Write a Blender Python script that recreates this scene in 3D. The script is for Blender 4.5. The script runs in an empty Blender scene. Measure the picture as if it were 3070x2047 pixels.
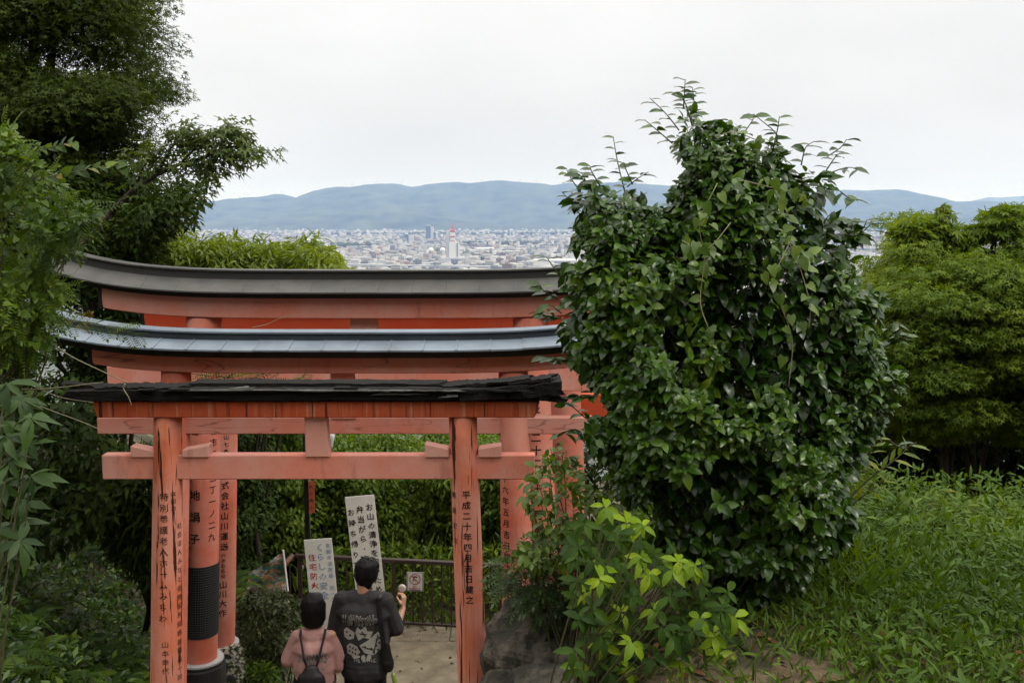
import bpy, bmesh, math, random
import numpy as np
from mathutils import Vector, Matrix, noise as mnoise
from mathutils.bvhtree import BVHTree

# ------------------------------------------------------------------ scene, camera, light
scene = bpy.context.scene
COL = scene.collection
FPX, CX, CY = 2984.7, 1535.0, 1023.5           # focal length and centre of the 3070 x 2047 photograph
PITCH = math.radians(7.3)
SP, CP = math.sin(PITCH), math.cos(PITCH)

cam = bpy.data.cameras.new('camera')
cam.lens = 35.0; cam.sensor_width = 36.0; cam.sensor_fit = 'HORIZONTAL'
cam.clip_start = 0.05; cam.clip_end = 60000.0
camo = bpy.data.objects.new('camera', cam)
camo.location = (0, 0, 0)
camo.rotation_euler = (math.pi/2 - PITCH, 0, 0)
COL.objects.link(camo)
scene.camera = camo

SUN_EL, SUN_AZ = math.radians(50), math.radians(112)   # azimuth from +Y towards +X
world = bpy.data.worlds.new('World'); scene.world = world; world.use_nodes = True
wn, wl = world.node_tree.nodes, world.node_tree.links
wn.clear()
w_out = wn.new('ShaderNodeOutputWorld'); w_bg = wn.new('ShaderNodeBackground')
w_sky = wn.new('ShaderNodeTexSky'); w_sky.sky_type = 'NISHITA'; w_sky.sun_disc = False
w_sky.sun_elevation = SUN_EL; w_sky.sun_rotation = SUN_AZ; w_sky.dust_density = 4.0; w_sky.air_density = 1.2
w_scale = wn.new('ShaderNodeVectorMath'); w_scale.operation = 'SCALE'; w_scale.inputs['Scale'].default_value = 0.10
wl.new(w_sky.outputs[0], w_scale.inputs[0])
w_tc = wn.new('ShaderNodeTexCoord'); w_sep = wn.new('ShaderNodeSeparateXYZ')
wl.new(w_tc.outputs['Generated'], w_sep.inputs[0])
w_ramp = wn.new('ShaderNodeValToRGB')          # overcast layer, a little brighter overhead
cr = w_ramp.color_ramp
# values above 1 are kept by scaling the ramp by OVER below
OVER = 3.5
stops = [(0.0,(0.87,0.90,0.925)),(0.04,(0.87,0.88,0.885)),(0.10,(0.91,0.905,0.89)),(0.20,(1.01,1.00,0.975)),(0.50,(1.95,1.92,1.84)),(1.0,(3.40,3.30,3.02))]
cr.elements[0].position = 0.0; cr.elements[0].color = (*[c/OVER for c in stops[0][1]], 1)
cr.elements[1].position = 1.0; cr.elements[1].color = (*[c/OVER for c in stops[-1][1]], 1)
for p_, c_ in stops[1:-1]:
    e = cr.elements.new(p_); e.color = (*[c/OVER for c in c_], 1)
wl.new(w_sep.outputs['Z'], w_ramp.inputs[0])
w_map = wn.new('ShaderNodeMapping'); w_map.inputs['Scale'].default_value = (1.0, 1.0, 3.0)
wl.new(w_tc.outputs['Generated'], w_map.inputs[0])
w_noise = wn.new('ShaderNodeTexNoise'); w_noise.inputs['Scale'].default_value = 2.8; w_noise.inputs['Detail'].default_value = 5
wl.new(w_map.outputs[0], w_noise.inputs['Vector'])
w_mr = wn.new('ShaderNodeMapRange'); w_mr.inputs[1].default_value = 0.3; w_mr.inputs[2].default_value = 0.7
w_mr.inputs[3].default_value = 0.92*OVER; w_mr.inputs[4].default_value = 1.05*OVER
wl.new(w_noise.outputs[0], w_mr.inputs[0])
w_cl = wn.new('ShaderNodeVectorMath'); w_cl.operation = 'SCALE'
wl.new(w_ramp.outputs[0], w_cl.inputs[0]); wl.new(w_mr.outputs[0], w_cl.inputs['Scale'])
w_mix = wn.new('ShaderNodeMix'); w_mix.data_type = 'RGBA'; w_mix.inputs[0].default_value = 0.94
wl.new(w_scale.outputs[0], w_mix.inputs[6]); wl.new(w_cl.outputs[0], w_mix.inputs[7])
wl.new(w_mix.outputs[2], w_bg.inputs['Color']); w_bg.inputs['Strength'].default_value = 1.0
wl.new(w_bg.outputs[0], w_out.inputs['Surface'])

sun = bpy.data.lights.new('sun', 'SUN'); sun.energy = 1.5; sun.angle = math.radians(11); sun.color = (1.0, 0.96, 0.90)
suno = bpy.data.objects.new('sun', sun); COL.objects.link(suno)
sd = Vector((math.sin(SUN_AZ)*math.cos(SUN_EL), math.cos(SUN_AZ)*math.cos(SUN_EL), math.sin(SUN_EL)))
suno.rotation_euler = (-sd).to_track_quat('-Z', 'Y').to_euler()
suno.location = sd*50

vs = scene.view_settings
scene.display_settings.display_device = 'sRGB'
vs.view_transform = 'Standard'; vs.look = 'None'; vs.exposure = 0.0; vs.gamma = 1.0; vs.use_curve_mapping = False
scene.render.engine = 'CYCLES'
cy = scene.cycles
cy.use_denoising = True
cy.max_bounces = 6; cy.diffuse_bounces = 3; cy.glossy_bounces = 2; cy.transmission_bounces = 3
cy.volume_bounces = 2; cy.transparent_max_bounces = 8
cy.use_adaptive_sampling = True; cy.adaptive_threshold = 0.02

rng = np.random.default_rng(7)
random.seed(7)

# ------------------------------------------------------------------ helpers
def P(px, py, Y):
    """world point seen at photograph pixel (px, py) at depth Y"""
    u = (px - CX)/FPX; v = (CY - py)/FPX
    t = Y/(CP + v*SP)
    return Vector((u*t, Y, t*(-SP + v*CP)))

def PA(px, py, Y):
    px = np.asarray(px, float); py = np.asarray(py, float); Y = np.asarray(Y, float)
    u = (px - CX)/FPX; v = (CY - py)/FPX
    t = Y/(CP + v*SP)
    return np.stack([u*t, np.broadcast_to(Y, u.shape), t*(-SP + v*CP)], -1)

def PX(px, Y): return (px - CX)/FPX*Y/CP*1.0
def Z(py, Y): return P(CX, py, Y).z

def nmesh(name, V, Fs, mat=None, smooth=False, rnd=None):
    """mesh from arrays; Fs is an (n,k) array or list of such arrays"""
    me = bpy.data.meshes.new(name)
    V = np.asarray(V, np.float32)
    if not isinstance(Fs, (list, tuple)) or (len(Fs) and np.ndim(Fs[0]) == 1):
        if isinstance(Fs, (list, tuple)):
            me.from_pydata([tuple(map(float, v)) for v in V], [], [tuple(int(i) for i in f) for f in Fs])
            me.update()
            if mat: me.materials.append(mat)
            if smooth: me.polygons.foreach_set('use_smooth', [True]*len(me.polygons))
            if rnd is not None: addrnd(me, rnd)
            return me
        Fs = [Fs]
    tot = sum(f.shape[0] for f in Fs); nl = sum(f.size for f in Fs)
    me.vertices.add(len(V)); me.vertices.foreach_set('co', V.ravel())
    me.loops.add(nl); me.loops.foreach_set('vertex_index', np.concatenate([f.ravel() for f in Fs]).astype(np.int32))
    me.polygons.add(tot)
    sizes = np.concatenate([np.full(f.shape[0], f.shape[1]) for f in Fs])
    starts = np.concatenate([[0], np.cumsum(sizes)[:-1]]).astype(np.int32)
    me.polygons.foreach_set('loop_start', starts)
    if smooth: me.polygons.foreach_set('use_smooth', np.ones(tot, bool))
    me.update(calc_edges=True)
    if mat: me.materials.append(mat)
    if rnd is not None: addrnd(me, rnd)
    return me

def addrnd(me, rnd, name='rnd'):
    a = me.attributes.new(name, 'FLOAT', 'POINT')
    a.data.foreach_set('value', np.asarray(rnd, np.float32))

def link(name, me, parent=None, label=None, cat=None, group=None, kind=None):
    o = bpy.data.objects.new(name, me); COL.objects.link(o)
    if parent is not None: par(o, parent)
    tag(o, label, cat, group, kind)
    return o

def tag(o, label=None, cat=None, group=None, kind=None):
    if label: o['label'] = label
    if cat: o['category'] = cat
    if group: o['group'] = group
    if kind: o['kind'] = kind
    return o

def par(o, root):
    o.parent = root
    if root.type == 'EMPTY':
        o.matrix_parent_inverse = Matrix.Translation(-Vector(root.location))

def thing(name, loc, label, cat, group=None, kind=None):
    o = bpy.data.objects.new(name, None); COL.objects.link(o)
    o.location = loc; o.empty_display_size = 0.1
    return tag(o, label, cat, group, kind)

class MB:
    """collects shapes into one mesh"""
    def __init__(s): s.V = []; s.F = []; s.n = 0
    def add(s, V, F):
        V = np.asarray(V, float); s.V.append(V); s.F += [tuple(int(i)+s.n for i in f) for f in F]; s.n += len(V); return s
    def box(s, a, b):
        (x0, y0, z0), (x1, y1, z1) = a, b
        V = [(x0,y0,z0),(x1,y0,z0),(x1,y1,z0),(x0,y1,z0),(x0,y0,z1),(x1,y0,z1),(x1,y1,z1),(x0,y1,z1)]
        return s.add(V, [(0,3,2,1),(4,5,6,7),(0,1,5,4),(1,2,6,5),(2,3,7,6),(3,0,4,7)])
    def tube(s, pts, rad, n=8, cap=True):
        pts = [Vector(p) for p in pts]
        if not hasattr(rad, '__len__'): rad = [rad]*len(pts)
        V = []; F = []
        up = Vector((0.13, 0.21, 1)).normalized()
        for i, p in enumerate(pts):
            d = (pts[min(i+1, len(pts)-1)] - pts[max(i-1, 0)])
            d = d.normalized() if d.length > 1e-9 else Vector((0,0,1))
            a = d.cross(up)
            if a.length < 0.05: a = d.cross(Vector((1,0,0)))
            a.normalize(); b = a.cross(d)
            for k in range(n):
                t = 2*math.pi*k/n
                V.append(p + (a*math.cos(t) + b*math.sin(t))*rad[i])
        for i in range(len(pts)-1):
            for k in range(n):
                F.append((i*n+k, i*n+(k+1) % n, (i+1)*n+(k+1) % n, (i+1)*n+k))
        if cap:
            F.append(tuple(range(n))[::-1]); F.append(tuple((len(pts)-1)*n+k for k in range(n)))
        return s.add(V, F)
    def lathe(s, prof, c=(0,0,0), n=24, close=False):
        V = []; F = []
        for r, z in prof:
            for k in range(n):
                t = 2*math.pi*k/n
                V.append((c[0]+r*math.cos(t), c[1]+r*math.sin(t), c[2]+z))
        m = len(prof)
        for i in range(m-1):
            for k in range(n):
                F.append((i*n+k, i*n+(k+1) % n, (i+1)*n+(k+1) % n, (i+1)*n+k))
        F.append(tuple(range(n))[::-1]); F.append(tuple((m-1)*n+k for k in range(n)))
        return s.add(V, F)
    def mesh(s, name, mat=None, smooth=False):
        me = bpy.data.meshes.new(name)
        V = np.concatenate(s.V) if s.V else np.zeros((0,3))
        me.from_pydata(V.tolist(), [], s.F); me.update()
        if mat: me.materials.append(mat)
        if smooth: me.polygons.foreach_set('use_smooth', [True]*len(me.polygons))
        return me
    def build(s, name, mat, parent=None, smooth=False, **kw):
        return link(name, s.mesh(name, mat, smooth), parent, **kw)

def bevel(o, w=0.006, seg=2):
    m = o.modifiers.new('bevel', 'BEVEL'); m.width = w; m.segments = seg; m.limit_method = 'ANGLE'; m.angle_limit = math.radians(40)
    return o

def vnoise(Pn, freq=1.0, seed=0):
    """trilinear value noise in 0..1, vectorised"""
    Q = np.asarray(Pn, float)*freq + seed*17.31
    I = np.floor(Q).astype(np.int64); f = Q - I; f = f*f*(3-2*f)
    def h(ix, iy, iz):
        n = (ix*73856093) ^ (iy*19349663) ^ (iz*83492791) ^ (seed*2654435)
        n = (n ^ (n >> 13)) * 1274126177 & 0x7fffffff
        n = (n ^ (n >> 16)) * 668265263 & 0x7fffffff
        return (n & 0xffff)/65535.0
    r = 0
    for dx in (0, 1):
        for dy in (0, 1):
            for dz in (0, 1):
                w = (f[..., 0] if dx else 1-f[..., 0])*(f[..., 1] if dy else 1-f[..., 1])*(f[..., 2] if dz else 1-f[..., 2])
                r = r + w*h(I[..., 0]+dx, I[..., 1]+dy, I[..., 2]+dz)
    return r

def fbm(Pn, freq=1.0, seed=0, oct=3):
    r = 0; a = 1.0; s = 0
    for k in range(oct):
        r = r + a*vnoise(Pn, freq*2**k, seed+k); s += a; a *= 0.5
    return r/s

# ------------------------------------------------------------------ materials
def new_mat(name):
    m = bpy.data.materials.new(name); m.use_nodes = True
    nt = m.node_tree; b = nt.nodes['Principled BSDF']
    return m, nt.nodes, nt.links, b

def ramp(nodes, stops):
    r = nodes.new('ShaderNodeValToRGB'); c = r.color_ramp
    while len(c.elements) > 1: c.elements.remove(c.elements[-1])
    c.elements[0].position = stops[0][0]; c.elements[0].color = (*stops[0][1], 1)
    for p, col in stops[1:]:
        e = c.elements.new(p); e.color = (*col, 1)
    return r

def flat(name, col, rough=0.6, spec=0.4, var=0.0, scale=8.0, bump=0.0, metal=0.0, coord='Object', stretch=(1,1,1)):
    m, N, L, b = new_mat(name)
    b.inputs['Roughness'].default_value = rough; b.inputs['Specular IOR Level'].default_value = spec
    b.inputs['Metallic'].default_value = metal
    b.inputs['Base Color'].default_value = (*col, 1)
    if var or bump:
        tc = N.new('ShaderNodeTexCoord'); mp = N.new('ShaderNodeMapping'); mp.inputs['Scale'].default_value = stretch
        L.new(tc.outputs[coord], mp.inputs[0])
        n = N.new('ShaderNodeTexNoise'); n.inputs['Scale'].default_value = scale; n.inputs['Detail'].default_value = 6
        n.inputs['Roughness'].default_value = 0.65
        L.new(mp.outputs[0], n.inputs['Vector'])
        if var:
            r = ramp(N, [(0.25, tuple(c*(1-var) for c in col)), (0.75, tuple(min(1, c*(1+var)) for c in col))])
            L.new(n.outputs[0], r.inputs[0]); L.new(r.outputs[0], b.inputs['Base Color'])
        if bump:
            bp = N.new('ShaderNodeBump'); bp.inputs['Strength'].default_value = bump; bp.inputs['Distance'].default_value = 0.01
            L.new(n.outputs[0], bp.inputs['Height']); L.new(bp.outputs[0], b.inputs['Normal'])
    return m

LEAF_ALBEDO = 0.74
def leafmat(name, stops, rough=0.45, spec=0.4, transl=0.25, obj_random=False, tcol=None, bump=False):
    m, N, L, b = new_mat(name)
    if obj_random:
        s = N.new('ShaderNodeObjectInfo').outputs['Random']
    else:
        a = N.new('ShaderNodeAttribute'); a.attribute_name = 'rnd'; s = a.outputs['Fac']
    r = ramp(N, [(p_, tuple(c*LEAF_ALBEDO*w_ for c, w_ in zip(c_, (1.22, 1.04, .80)))) for p_, c_ in stops]); L.new(s, r.inputs[0])
    L.new(r.outputs[0], b.inputs['Base Color'])
    b.inputs['Roughness'].default_value = rough; b.inputs['Specular IOR Level'].default_value = spec
    t = N.new('ShaderNodeBsdfTranslucent')
    hs = N.new('ShaderNodeHueSaturation'); hs.inputs['Hue'].default_value = 0.485; hs.inputs['Saturation'].default_value = 1.15; hs.inputs['Value'].default_value = 1.7
    L.new(r.outputs[0], hs.inputs['Color']); L.new(hs.outputs[0], t.inputs['Color'])
    mx = N.new('ShaderNodeMixShader'); mx.inputs[0].default_value = transl
    L.new(b.outputs[0], mx.inputs[1]); L.new(t.outputs[0], mx.inputs[2])
    L.new(mx.outputs[0], N['Material Output'].inputs['Surface'])
    return m

def paint(name, base, faded, fade=(0.40, 0.62), streak=None, streak_col=(0.05, 0.012, 0.006), streak_t=(0.62, 0.70), streak_scale=9.0,
          ratio=14.0, rough=0.68, grain=None, orange=None):
    """weathered vermilion paint on wood: fading patches, cracks or grain along one axis"""
    m, N, L, b = new_mat(name)
    b.inputs['Roughness'].default_value = rough; b.inputs['Specular IOR Level'].default_value = 0.2
    tc = N.new('ShaderNodeTexCoord')
    n = N.new('ShaderNodeTexNoise'); n.inputs['Scale'].default_value = 2.3; n.inputs['Detail'].default_value = 7; n.inputs['Roughness'].default_value = 0.62
    L.new(tc.outputs['Object'], n.inputs['Vector'])
    r = ramp(N, [(fade[0], base), (fade[1], faded)]); L.new(n.outputs[0], r.inputs[0])
    col = r.outputs[0]
    def along(axis, sc, rat, det=4):
        mp = N.new('ShaderNodeMapping')
        s = [rat, rat, rat]; s['XYZ'.index(axis)] = 1.0
        mp.inputs['Scale'].default_value = s
        L.new(tc.outputs['Object'], mp.inputs[0])
        q = N.new('ShaderNodeTexNoise'); q.inputs['Scale'].default_value = sc; q.inputs['Detail'].default_value = det
        q.inputs['Roughness'].default_value = 0.55; q.inputs['Distortion'].default_value = 0.4
        L.new(mp.outputs[0], q.inputs['Vector'])
        return q.outputs[0]
    def mixin(col, fac, c2):
        mx = N.new('ShaderNodeMix'); mx.data_type = 'RGBA'
        L.new(fac, mx.inputs[0]); L.new(col, mx.inputs[6]); mx.inputs[7].default_value = (*c2, 1)
        return mx.outputs[2]
    hgt = n.outputs[0]
    if orange:                                   # vertical rain streaks that expose deeper colour
        f = along(orange[0], orange[1], orange[2]); rr = ramp(N, [(orange[3], (0,0,0)), (orange[4], (1,1,1))]); L.new(f, rr.inputs[0])
        col = mixin(col, rr.outputs[0], orange[5])
    if streak:
        f = along(streak, streak_scale, ratio); rr = ramp(N, [(streak_t[0], (0,0,0)), (streak_t[1], (1,1,1))]); L.new(f, rr.inputs[0])
        col = mixin(col, rr.outputs[0], streak_col)
        hgt = f
    if grain:
        f = along(grain[0], grain[1], grain[2], 2)
        w = N.new('ShaderNodeMath'); w.operation = 'MULTIPLY'; w.inputs[1].default_value = 9.0; L.new(f, w.inputs[0])
        pp = N.new('ShaderNodeMath'); pp.operation = 'PINGPONG'; pp.inputs[1].default_value = 1.0; L.new(w.outputs[0], pp.inputs[0])
        rr = ramp(N, [(0.0, (0.55,)*3), (0.10, (0,0,0))]); L.new(pp.outputs[0], rr.inputs[0])
        col = mixin(col, rr.outputs[0], grain[3])
    sp = N.new('ShaderNodeTexNoise'); sp.inputs['Scale'].default_value = 60; sp.inputs['Detail'].default_value = 3
    L.new(tc.outputs['Object'], sp.inputs['Vector'])
    rr = ramp(N, [(0.66, (0,0,0)), (0.74, (0.35,)*3)]); L.new(sp.outputs[0], rr.inputs[0])
    col = mixin(col, rr.outputs[0], (0.16, 0.03, 0.02))
    gn = N.new('ShaderNodeTexNoise'); gn.inputs['Scale'].default_value = 5.0; gn.inputs['Detail'].default_value = 9; gn.inputs['Roughness'].default_value = 0.75
    gm = N.new('ShaderNodeMapping'); gm.inputs['Scale'].default_value = (1.6, 1.6, 0.5); gm.inputs['Location'].default_value = (3.1, 7.7, 1.9)
    L.new(tc.outputs['Object'], gm.inputs[0]); L.new(gm.outputs[0], gn.inputs['Vector'])
    rr = ramp(N, [(0.55, (0,0,0)), (0.78, (0.6,)*3)]); L.new(gn.outputs[0], rr.inputs[0])
    col = mixin(col, rr.outputs[0], (0.20, 0.06, 0.035))
    L.new(col, b.inputs['Base Color'])
    bp = N.new('ShaderNodeBump'); bp.inputs['Strength'].default_value = 0.35; bp.inputs['Distance'].default_value = 0.006
    L.new(hgt, bp.inputs['Height']); L.new(bp.outputs[0], b.inputs['Normal'])
    return m

VERM, FADE = (0.52, 0.085, 0.040), (0.52, 0.185, 0.135)
M = {}
M['paint_g1'] = paint('weathered_vermilion_cracked', (0.60,0.165,0.088), (0.62,0.265,0.20), streak='Z', streak_scale=1.5, ratio=18, streak_t=(0.59,0.63), streak_col=(0.045,0.015,0.01),
                      orange=('Z', 1.1, 11, 0.60, 0.75, (0.50,0.11,0.03)))
M['paint_g1L'] = paint('weathered_vermilion_deep_cracks', (0.60,0.165,0.088), (0.62,0.265,0.20), streak='Z', streak_scale=2.1, ratio=20, streak_t=(0.585,0.615), streak_col=(0.045,0.015,0.01), orange=('Z', 1.1, 11, 0.58, 0.72, (0.54,0.13,0.035)))
M['paint_g1s'] = paint('rain_streaked_vermilion', (0.46,0.075,0.026), (0.50,0.12,0.055), streak='Z', streak_scale=0.9, ratio=40, streak_t=(0.555,0.68), streak_col=(0.085,0.02,0.010),
                      orange=('Z', 0.7, 30, 0.54, 0.66, (0.58,0.22,0.13)))
M['paint_beam'] = paint('faded_vermilion_beam', (0.62,0.21,0.15), (0.62,0.30,0.25))
M['paint_pale'] = paint('pale_faded_vermilion', (0.62,0.29,0.235), (0.60,0.34,0.29))
M['paint_grain'] = paint('faded_vermilion_grained', (0.60,0.20,0.145), (0.58,0.28,0.23), grain=('X', 0.9, 9, (0.07,0.03,0.028)))
M['paint_post'] = paint('vermilion_post', (0.60,0.155,0.095), (0.62,0.26,0.20))
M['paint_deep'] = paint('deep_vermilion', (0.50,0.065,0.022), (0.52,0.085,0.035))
M['ink'] = flat('black_ink', (0.018,0.014,0.013), 0.7, 0.2)
M['ink_worn'] = flat('worn_black_ink', (0.05,0.022,0.016), 0.7, 0.2, 0.5, 40)
M['black_wood'] = flat('black_painted_wood', (0.014,0.013,0.012), 0.6, 0.3, 0.4, 14, 0.2)
M['rotten'] = flat('rotten_black_wood', (0.010,0.009,0.008), 0.85, 0.15, 0.9, 7, 0.9, stretch=(1.2,14,14))
M['rotten_grey'] = flat('weathered_grey_wood', (0.11,0.11,0.105), 0.8, 0.3, 0.7, 8, 0.8, stretch=(1.2,14,14))
M['roof_grey'] = flat('grey_sheet_metal', (0.047,0.046,0.043), 0.6, 0.5, 0.45, 4.0, 0.15)
M['ridge_grey'] = flat('dark_grey_sheet_metal', (0.020,0.020,0.019), 0.6, 0.5, 0.25, 3.0, 0.05)
M['roof_blue'] = flat('blue_grey_sheet_metal', (0.128,0.158,0.198), 0.5, 0.5, 0.32, 4.0, 0.12)
M['ridge_blue'] = flat('slate_blue_sheet_metal', (0.028,0.038,0.052), 0.55, 0.5, 0.45, 4.0, 0.15)
M['collar'] = flat('painted_black_footing', (0.022,0.021,0.024), 0.5, 0.5, 0.3, 12, 0.2)
M['concrete'] = flat('pale_concrete', (0.42,0.43,0.42), 0.8, 0.3, 0.2, 14, 0.3)
M['net'] = flat('black_netting', (0.012,0.013,0.014), 0.6, 0.3)
M['bark'] = flat('dark_bark', (0.045,0.036,0.028), 0.85, 0.2, 0.5, 9, 0.8, stretch=(4,4,1))
M['twig'] = flat('green_brown_twig', (0.075,0.075,0.035), 0.75, 0.25, 0.4, 30)
M['dry_vine'] = flat('dry_vine', (0.22,0.20,0.13), 0.75, 0.25, 0.4, 30)

# ------------------------------------------------------------------ terrain
def sstep(a, b, x):
    t = np.clip((x-a)/(b-a), 0, 1); return t*t*(3-2*t)

def path_z(y):
    y = np.asarray(y, float)
    z = np.where(y < 1.2, -1.65, np.where(y < 11.0, -1.65 - (y-1.2)*(4.13/9.8), -5.78))
    return z

def ground_z(x, y):
    x = np.asarray(x, float); y = np.asarray(y, float)
    zp = path_z(y)
    # right bank
    xb = 0.12 + 0.17*np.maximum(y-5.0, 0)
    zr = -1.95 - 0.05*sstep(3, 6, y) - 4.3*sstep(6.9, 11.5, y)
    zr = zr - 0.14*sstep(4.5, 6.5, y)*(1-sstep(6.8, 8, y))
    wr = sstep(xb, xb+0.55, x)
    # left bank
    xl = -2.45 - 0.12*np.maximum(y-6, 0)
    zl = zp + np.minimum(np.maximum(xl - x, 0)*0.80, 2.6)
    z = np.where(x < xl, zl, zp)
    z = z*(1-wr) + np.maximum(zr, zp)*wr
    # beyond the landing everything falls away
    fall = np.maximum(y-13.9, 0)
    z = z - 0.20*np.minimum(fall, 28) - 0.62*np.maximum(fall-28, 0)
    z = z + (fbm(np.stack([x, y, 0*x], -1), 0.9, 3) - 0.5)*0.22*np.clip(np.abs(x+1.15)-1.25, 0, 1)
    z = z + np.maximum(-2.0-y, 0)*0.80                # unseen hill slope behind the viewer, steepened to block frontal sky light
    return np.maximum(z, -146.0)

M['soil'] = None
def soil_mat():
    m, N, L, b = new_mat('bank_soil')
    tc = N.new('ShaderNodeTexCoord')
    n = N.new('ShaderNodeTexNoise'); n.inputs['Scale'].default_value = 1.4; n.inputs['Detail'].default_value = 8; n.inputs['Roughness'].default_value = 0.7
    L.new(tc.outputs['Object'], n.inputs['Vector'])
    r = ramp(N, [(0.30, (0.018,0.022,0.010)), (0.48, (0.040,0.036,0.020)), (0.62, (0.13,0.10,0.062)), (0.75, (0.20,0.16,0.10))])
    L.new(n.outputs[0], r.inputs[0]); L.new(r.outputs[0], b.inputs['Base Color'])
    n2 = N.new('ShaderNodeTexNoise'); n2.inputs['Scale'].default_value = 22; n2.inputs['Detail'].default_value = 6
    L.new(tc.outputs['Object'], n2.inputs['Vector'])
    bp = N.new('ShaderNodeBump'); bp.inputs['Strength'].default_value = 0.8; bp.inputs['Distance'].default_value = 0.03
    L.new(n2.outputs[0], bp.inputs['Height']); L.new(bp.outputs[0], b.inputs['Normal'])
    b.inputs['Roughness'].default_value = 0.9; b.inputs['Specular IOR Level'].default_value = 0.2
    return m
M['soil'] = soil_mat()

xs = np.concatenate([np.linspace(-400, -20, 24), np.linspace(-16, 14, 180), np.linspace(18, 400, 24)])
ys = np.concatenate([np.linspace(-70, -7, 24), np.linspace(-6, 18, 170), np.linspace(18.6, 60, 40), np.linspace(66, 420, 40)])
GX, GY = np.meshgrid(xs, ys)
GZ = ground_z(GX, GY)
GZ = np.where((GY > 11.0) & (GY < 13.9) & (GX > -3.2) & (GX < 3.0), -5.80, GZ)
# keep the hillside sheet just under the steps
onp = (GX > -2.5) & (GX < 0.05+0.17*np.maximum(GY-5, 0)) & (GY < 11.0) & (GY > 0.5)
GZ = np.where(onp, GZ-0.12, GZ)
nx_, ny_ = len(xs), len(ys)
idx = np.arange(nx_*ny_).reshape(ny_, nx_)
Fq = np.stack([idx[:-1,:-1], idx[:-1,1:], idx[1:,1:], idx[1:,:-1]], -1).reshape(-1, 4)
link('hillside_ground', nmesh('hillside_ground', np.stack([GX, GY, GZ], -1).reshape(-1, 3), Fq, M['soil'], True), kind='structure')

# paved landing and the steps leading down to it
M['paving'] = flat('beige_concrete_paving', (0.205,0.170,0.122), 0.9, 0.15, 0.45, 3.5, 0.5)
lan = thing('paved_landing', (-0.2, 12.4, -5.78), 'worn beige concrete landing in front of the brown railing', 'pavement', kind='structure')
rows = [(11.02, 12.95), (12.962, 13.72)]
for (y0, y1) in rows:
    for (x0, x1) in ((-3.1, -0.86 if y0 > 12 else 2.6), (-0.848, 2.6))[:2 if y0 > 12 else 1]:
        bevel(MB().box((x0, y0, -5.92), (x1, y1, -5.775+random.uniform(-.003,.003))).build('paving_slab', M['paving'], lan), 0.006, 1)
stp = thing('stone_steps', (-1.15, 6, -3.6), 'flight of stone steps running down under the gates', 'steps', kind='structure')
nst = 26
for i in range(nst):
    y0 = 1.2 + i*9.8/nst; y1 = y0 + 9.8/nst
    zt = float(path_z(y0 + 0.19))
    bevel(MB().box((-2.35, y0+0.002, zt-0.34), (0.02+0.17*max(y0-5, 0), y1+0.02, zt)).build('step', M['paving'], stp), 0.012, 1)

# ------------------------------------------------------------------ far plain, hills, city
PLAIN = -145.0
M['plain'] = flat('city_ground', (0.10,0.11,0.095), 0.9, 0.1, 0.5, 0.012)
g = MB().add([(-16000, 240, PLAIN), (16000, 240, PLAIN), (16000, 24000, PLAIN), (-16000, 24000, PLAIN)], [(0,1,2,3)])
g.build('city_plain_ground', M['plain'], kind='structure')

def forest_far(name, a, b):
    return flat(name, a, 0.95, 0.05, b, 0.004)
M['hills'] = flat('wooded_hills', (0.042,0.052,0.030), 0.95, 0.05, 0.9, 0.0045)
def hill_sheet(name, ridge, Y0, Yr, Yb, seed, base=PLAIN-2, rough=0.10):
    """long ridge: crest profile given by photograph pixels at depth Yr, foot at Y0"""
    rp = np.array(ridge, float)
    wx = np.array([P(a, b, Yr).x for a, b in ridge]); wz = np.array([P(a, b, Yr).z for a, b in ridge])
    X = np.linspace(wx[0], wx[-1], 420)
    crest = np.interp(X, wx, wz)
    crest = crest + (fbm(np.stack([X, 0*X, 0*X], -1), 1/260., seed, 5)-0.5)*60
    T = np.concatenate([np.linspace(0, 1, 60), np.linspace(1.05, 1.6, 10)])
    V = np.zeros((len(T), len(X), 3))
    for i, t in enumerate(T):
        Yv = Y0 + (Yr-Y0)*t
        prof = sstep(-0.1, 1.0, np.full_like(X, t))**0.9 if t <= 1 else np.full_like(X, max(0., 1-(t-1)*1.2))
        pts = np.stack([X, np.full_like(X, Yv), 0*X], -1)
        gul = (fbm(pts*np.array([1, 0.45, 1]), 1/620., seed+5, 4)-0.5)*2
        amp = math.sin(min(t, 1)*math.pi)
        h = (crest-base)*prof*(1 + rough*4.2*gul*amp)
        V[i, :, 0] = X; V[i, :, 1] = Yv; V[i, :, 2] = base + h
    n1, n2 = len(T), len(X)
    ix = np.arange(n1*n2).reshape(n1, n2)
    Fh = np.stack([ix[:-1,:-1], ix[:-1,1:], ix[1:,1:], ix[1:,:-1]], -1).reshape(-1, 4)
    link(name, nmesh(name, V.reshape(-1, 3), Fh, M['hills'], True), kind='structure')
RIDGE = [(-900,640),(-300,612),(200,600),(460,615),(560,612),(640,606),(700,599),(760,596),(845,582),(880,590),(905,600),(960,575),(1010,566),(1100,552),(1170,548),(1210,554),(1240,560),(1330,547),(1370,544),(1410,548),(1500,540),(1560,547),(1650,552),(1710,545),(1760,556),(1860,549),
         (1960,556),(2100,568),(2300,575),(2420,580),(2480,573),(2560,568),(2660,569),(2720,588),(2780,604),(2850,610),(2930,600),(3000,604),(3070,602),(3400,600),(3900,615)]
hill_sheet('hills', RIDGE, 9300, 11800, 14000, 3)
hill_sheet('hills', [(2200,640),(2500,615),(2700,596),(2760,594),(2840,603),(2900,606),(2960,592),(3070,587),(3300,585),(3900,612)], 15500, 17500, 19000, 11)
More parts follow.
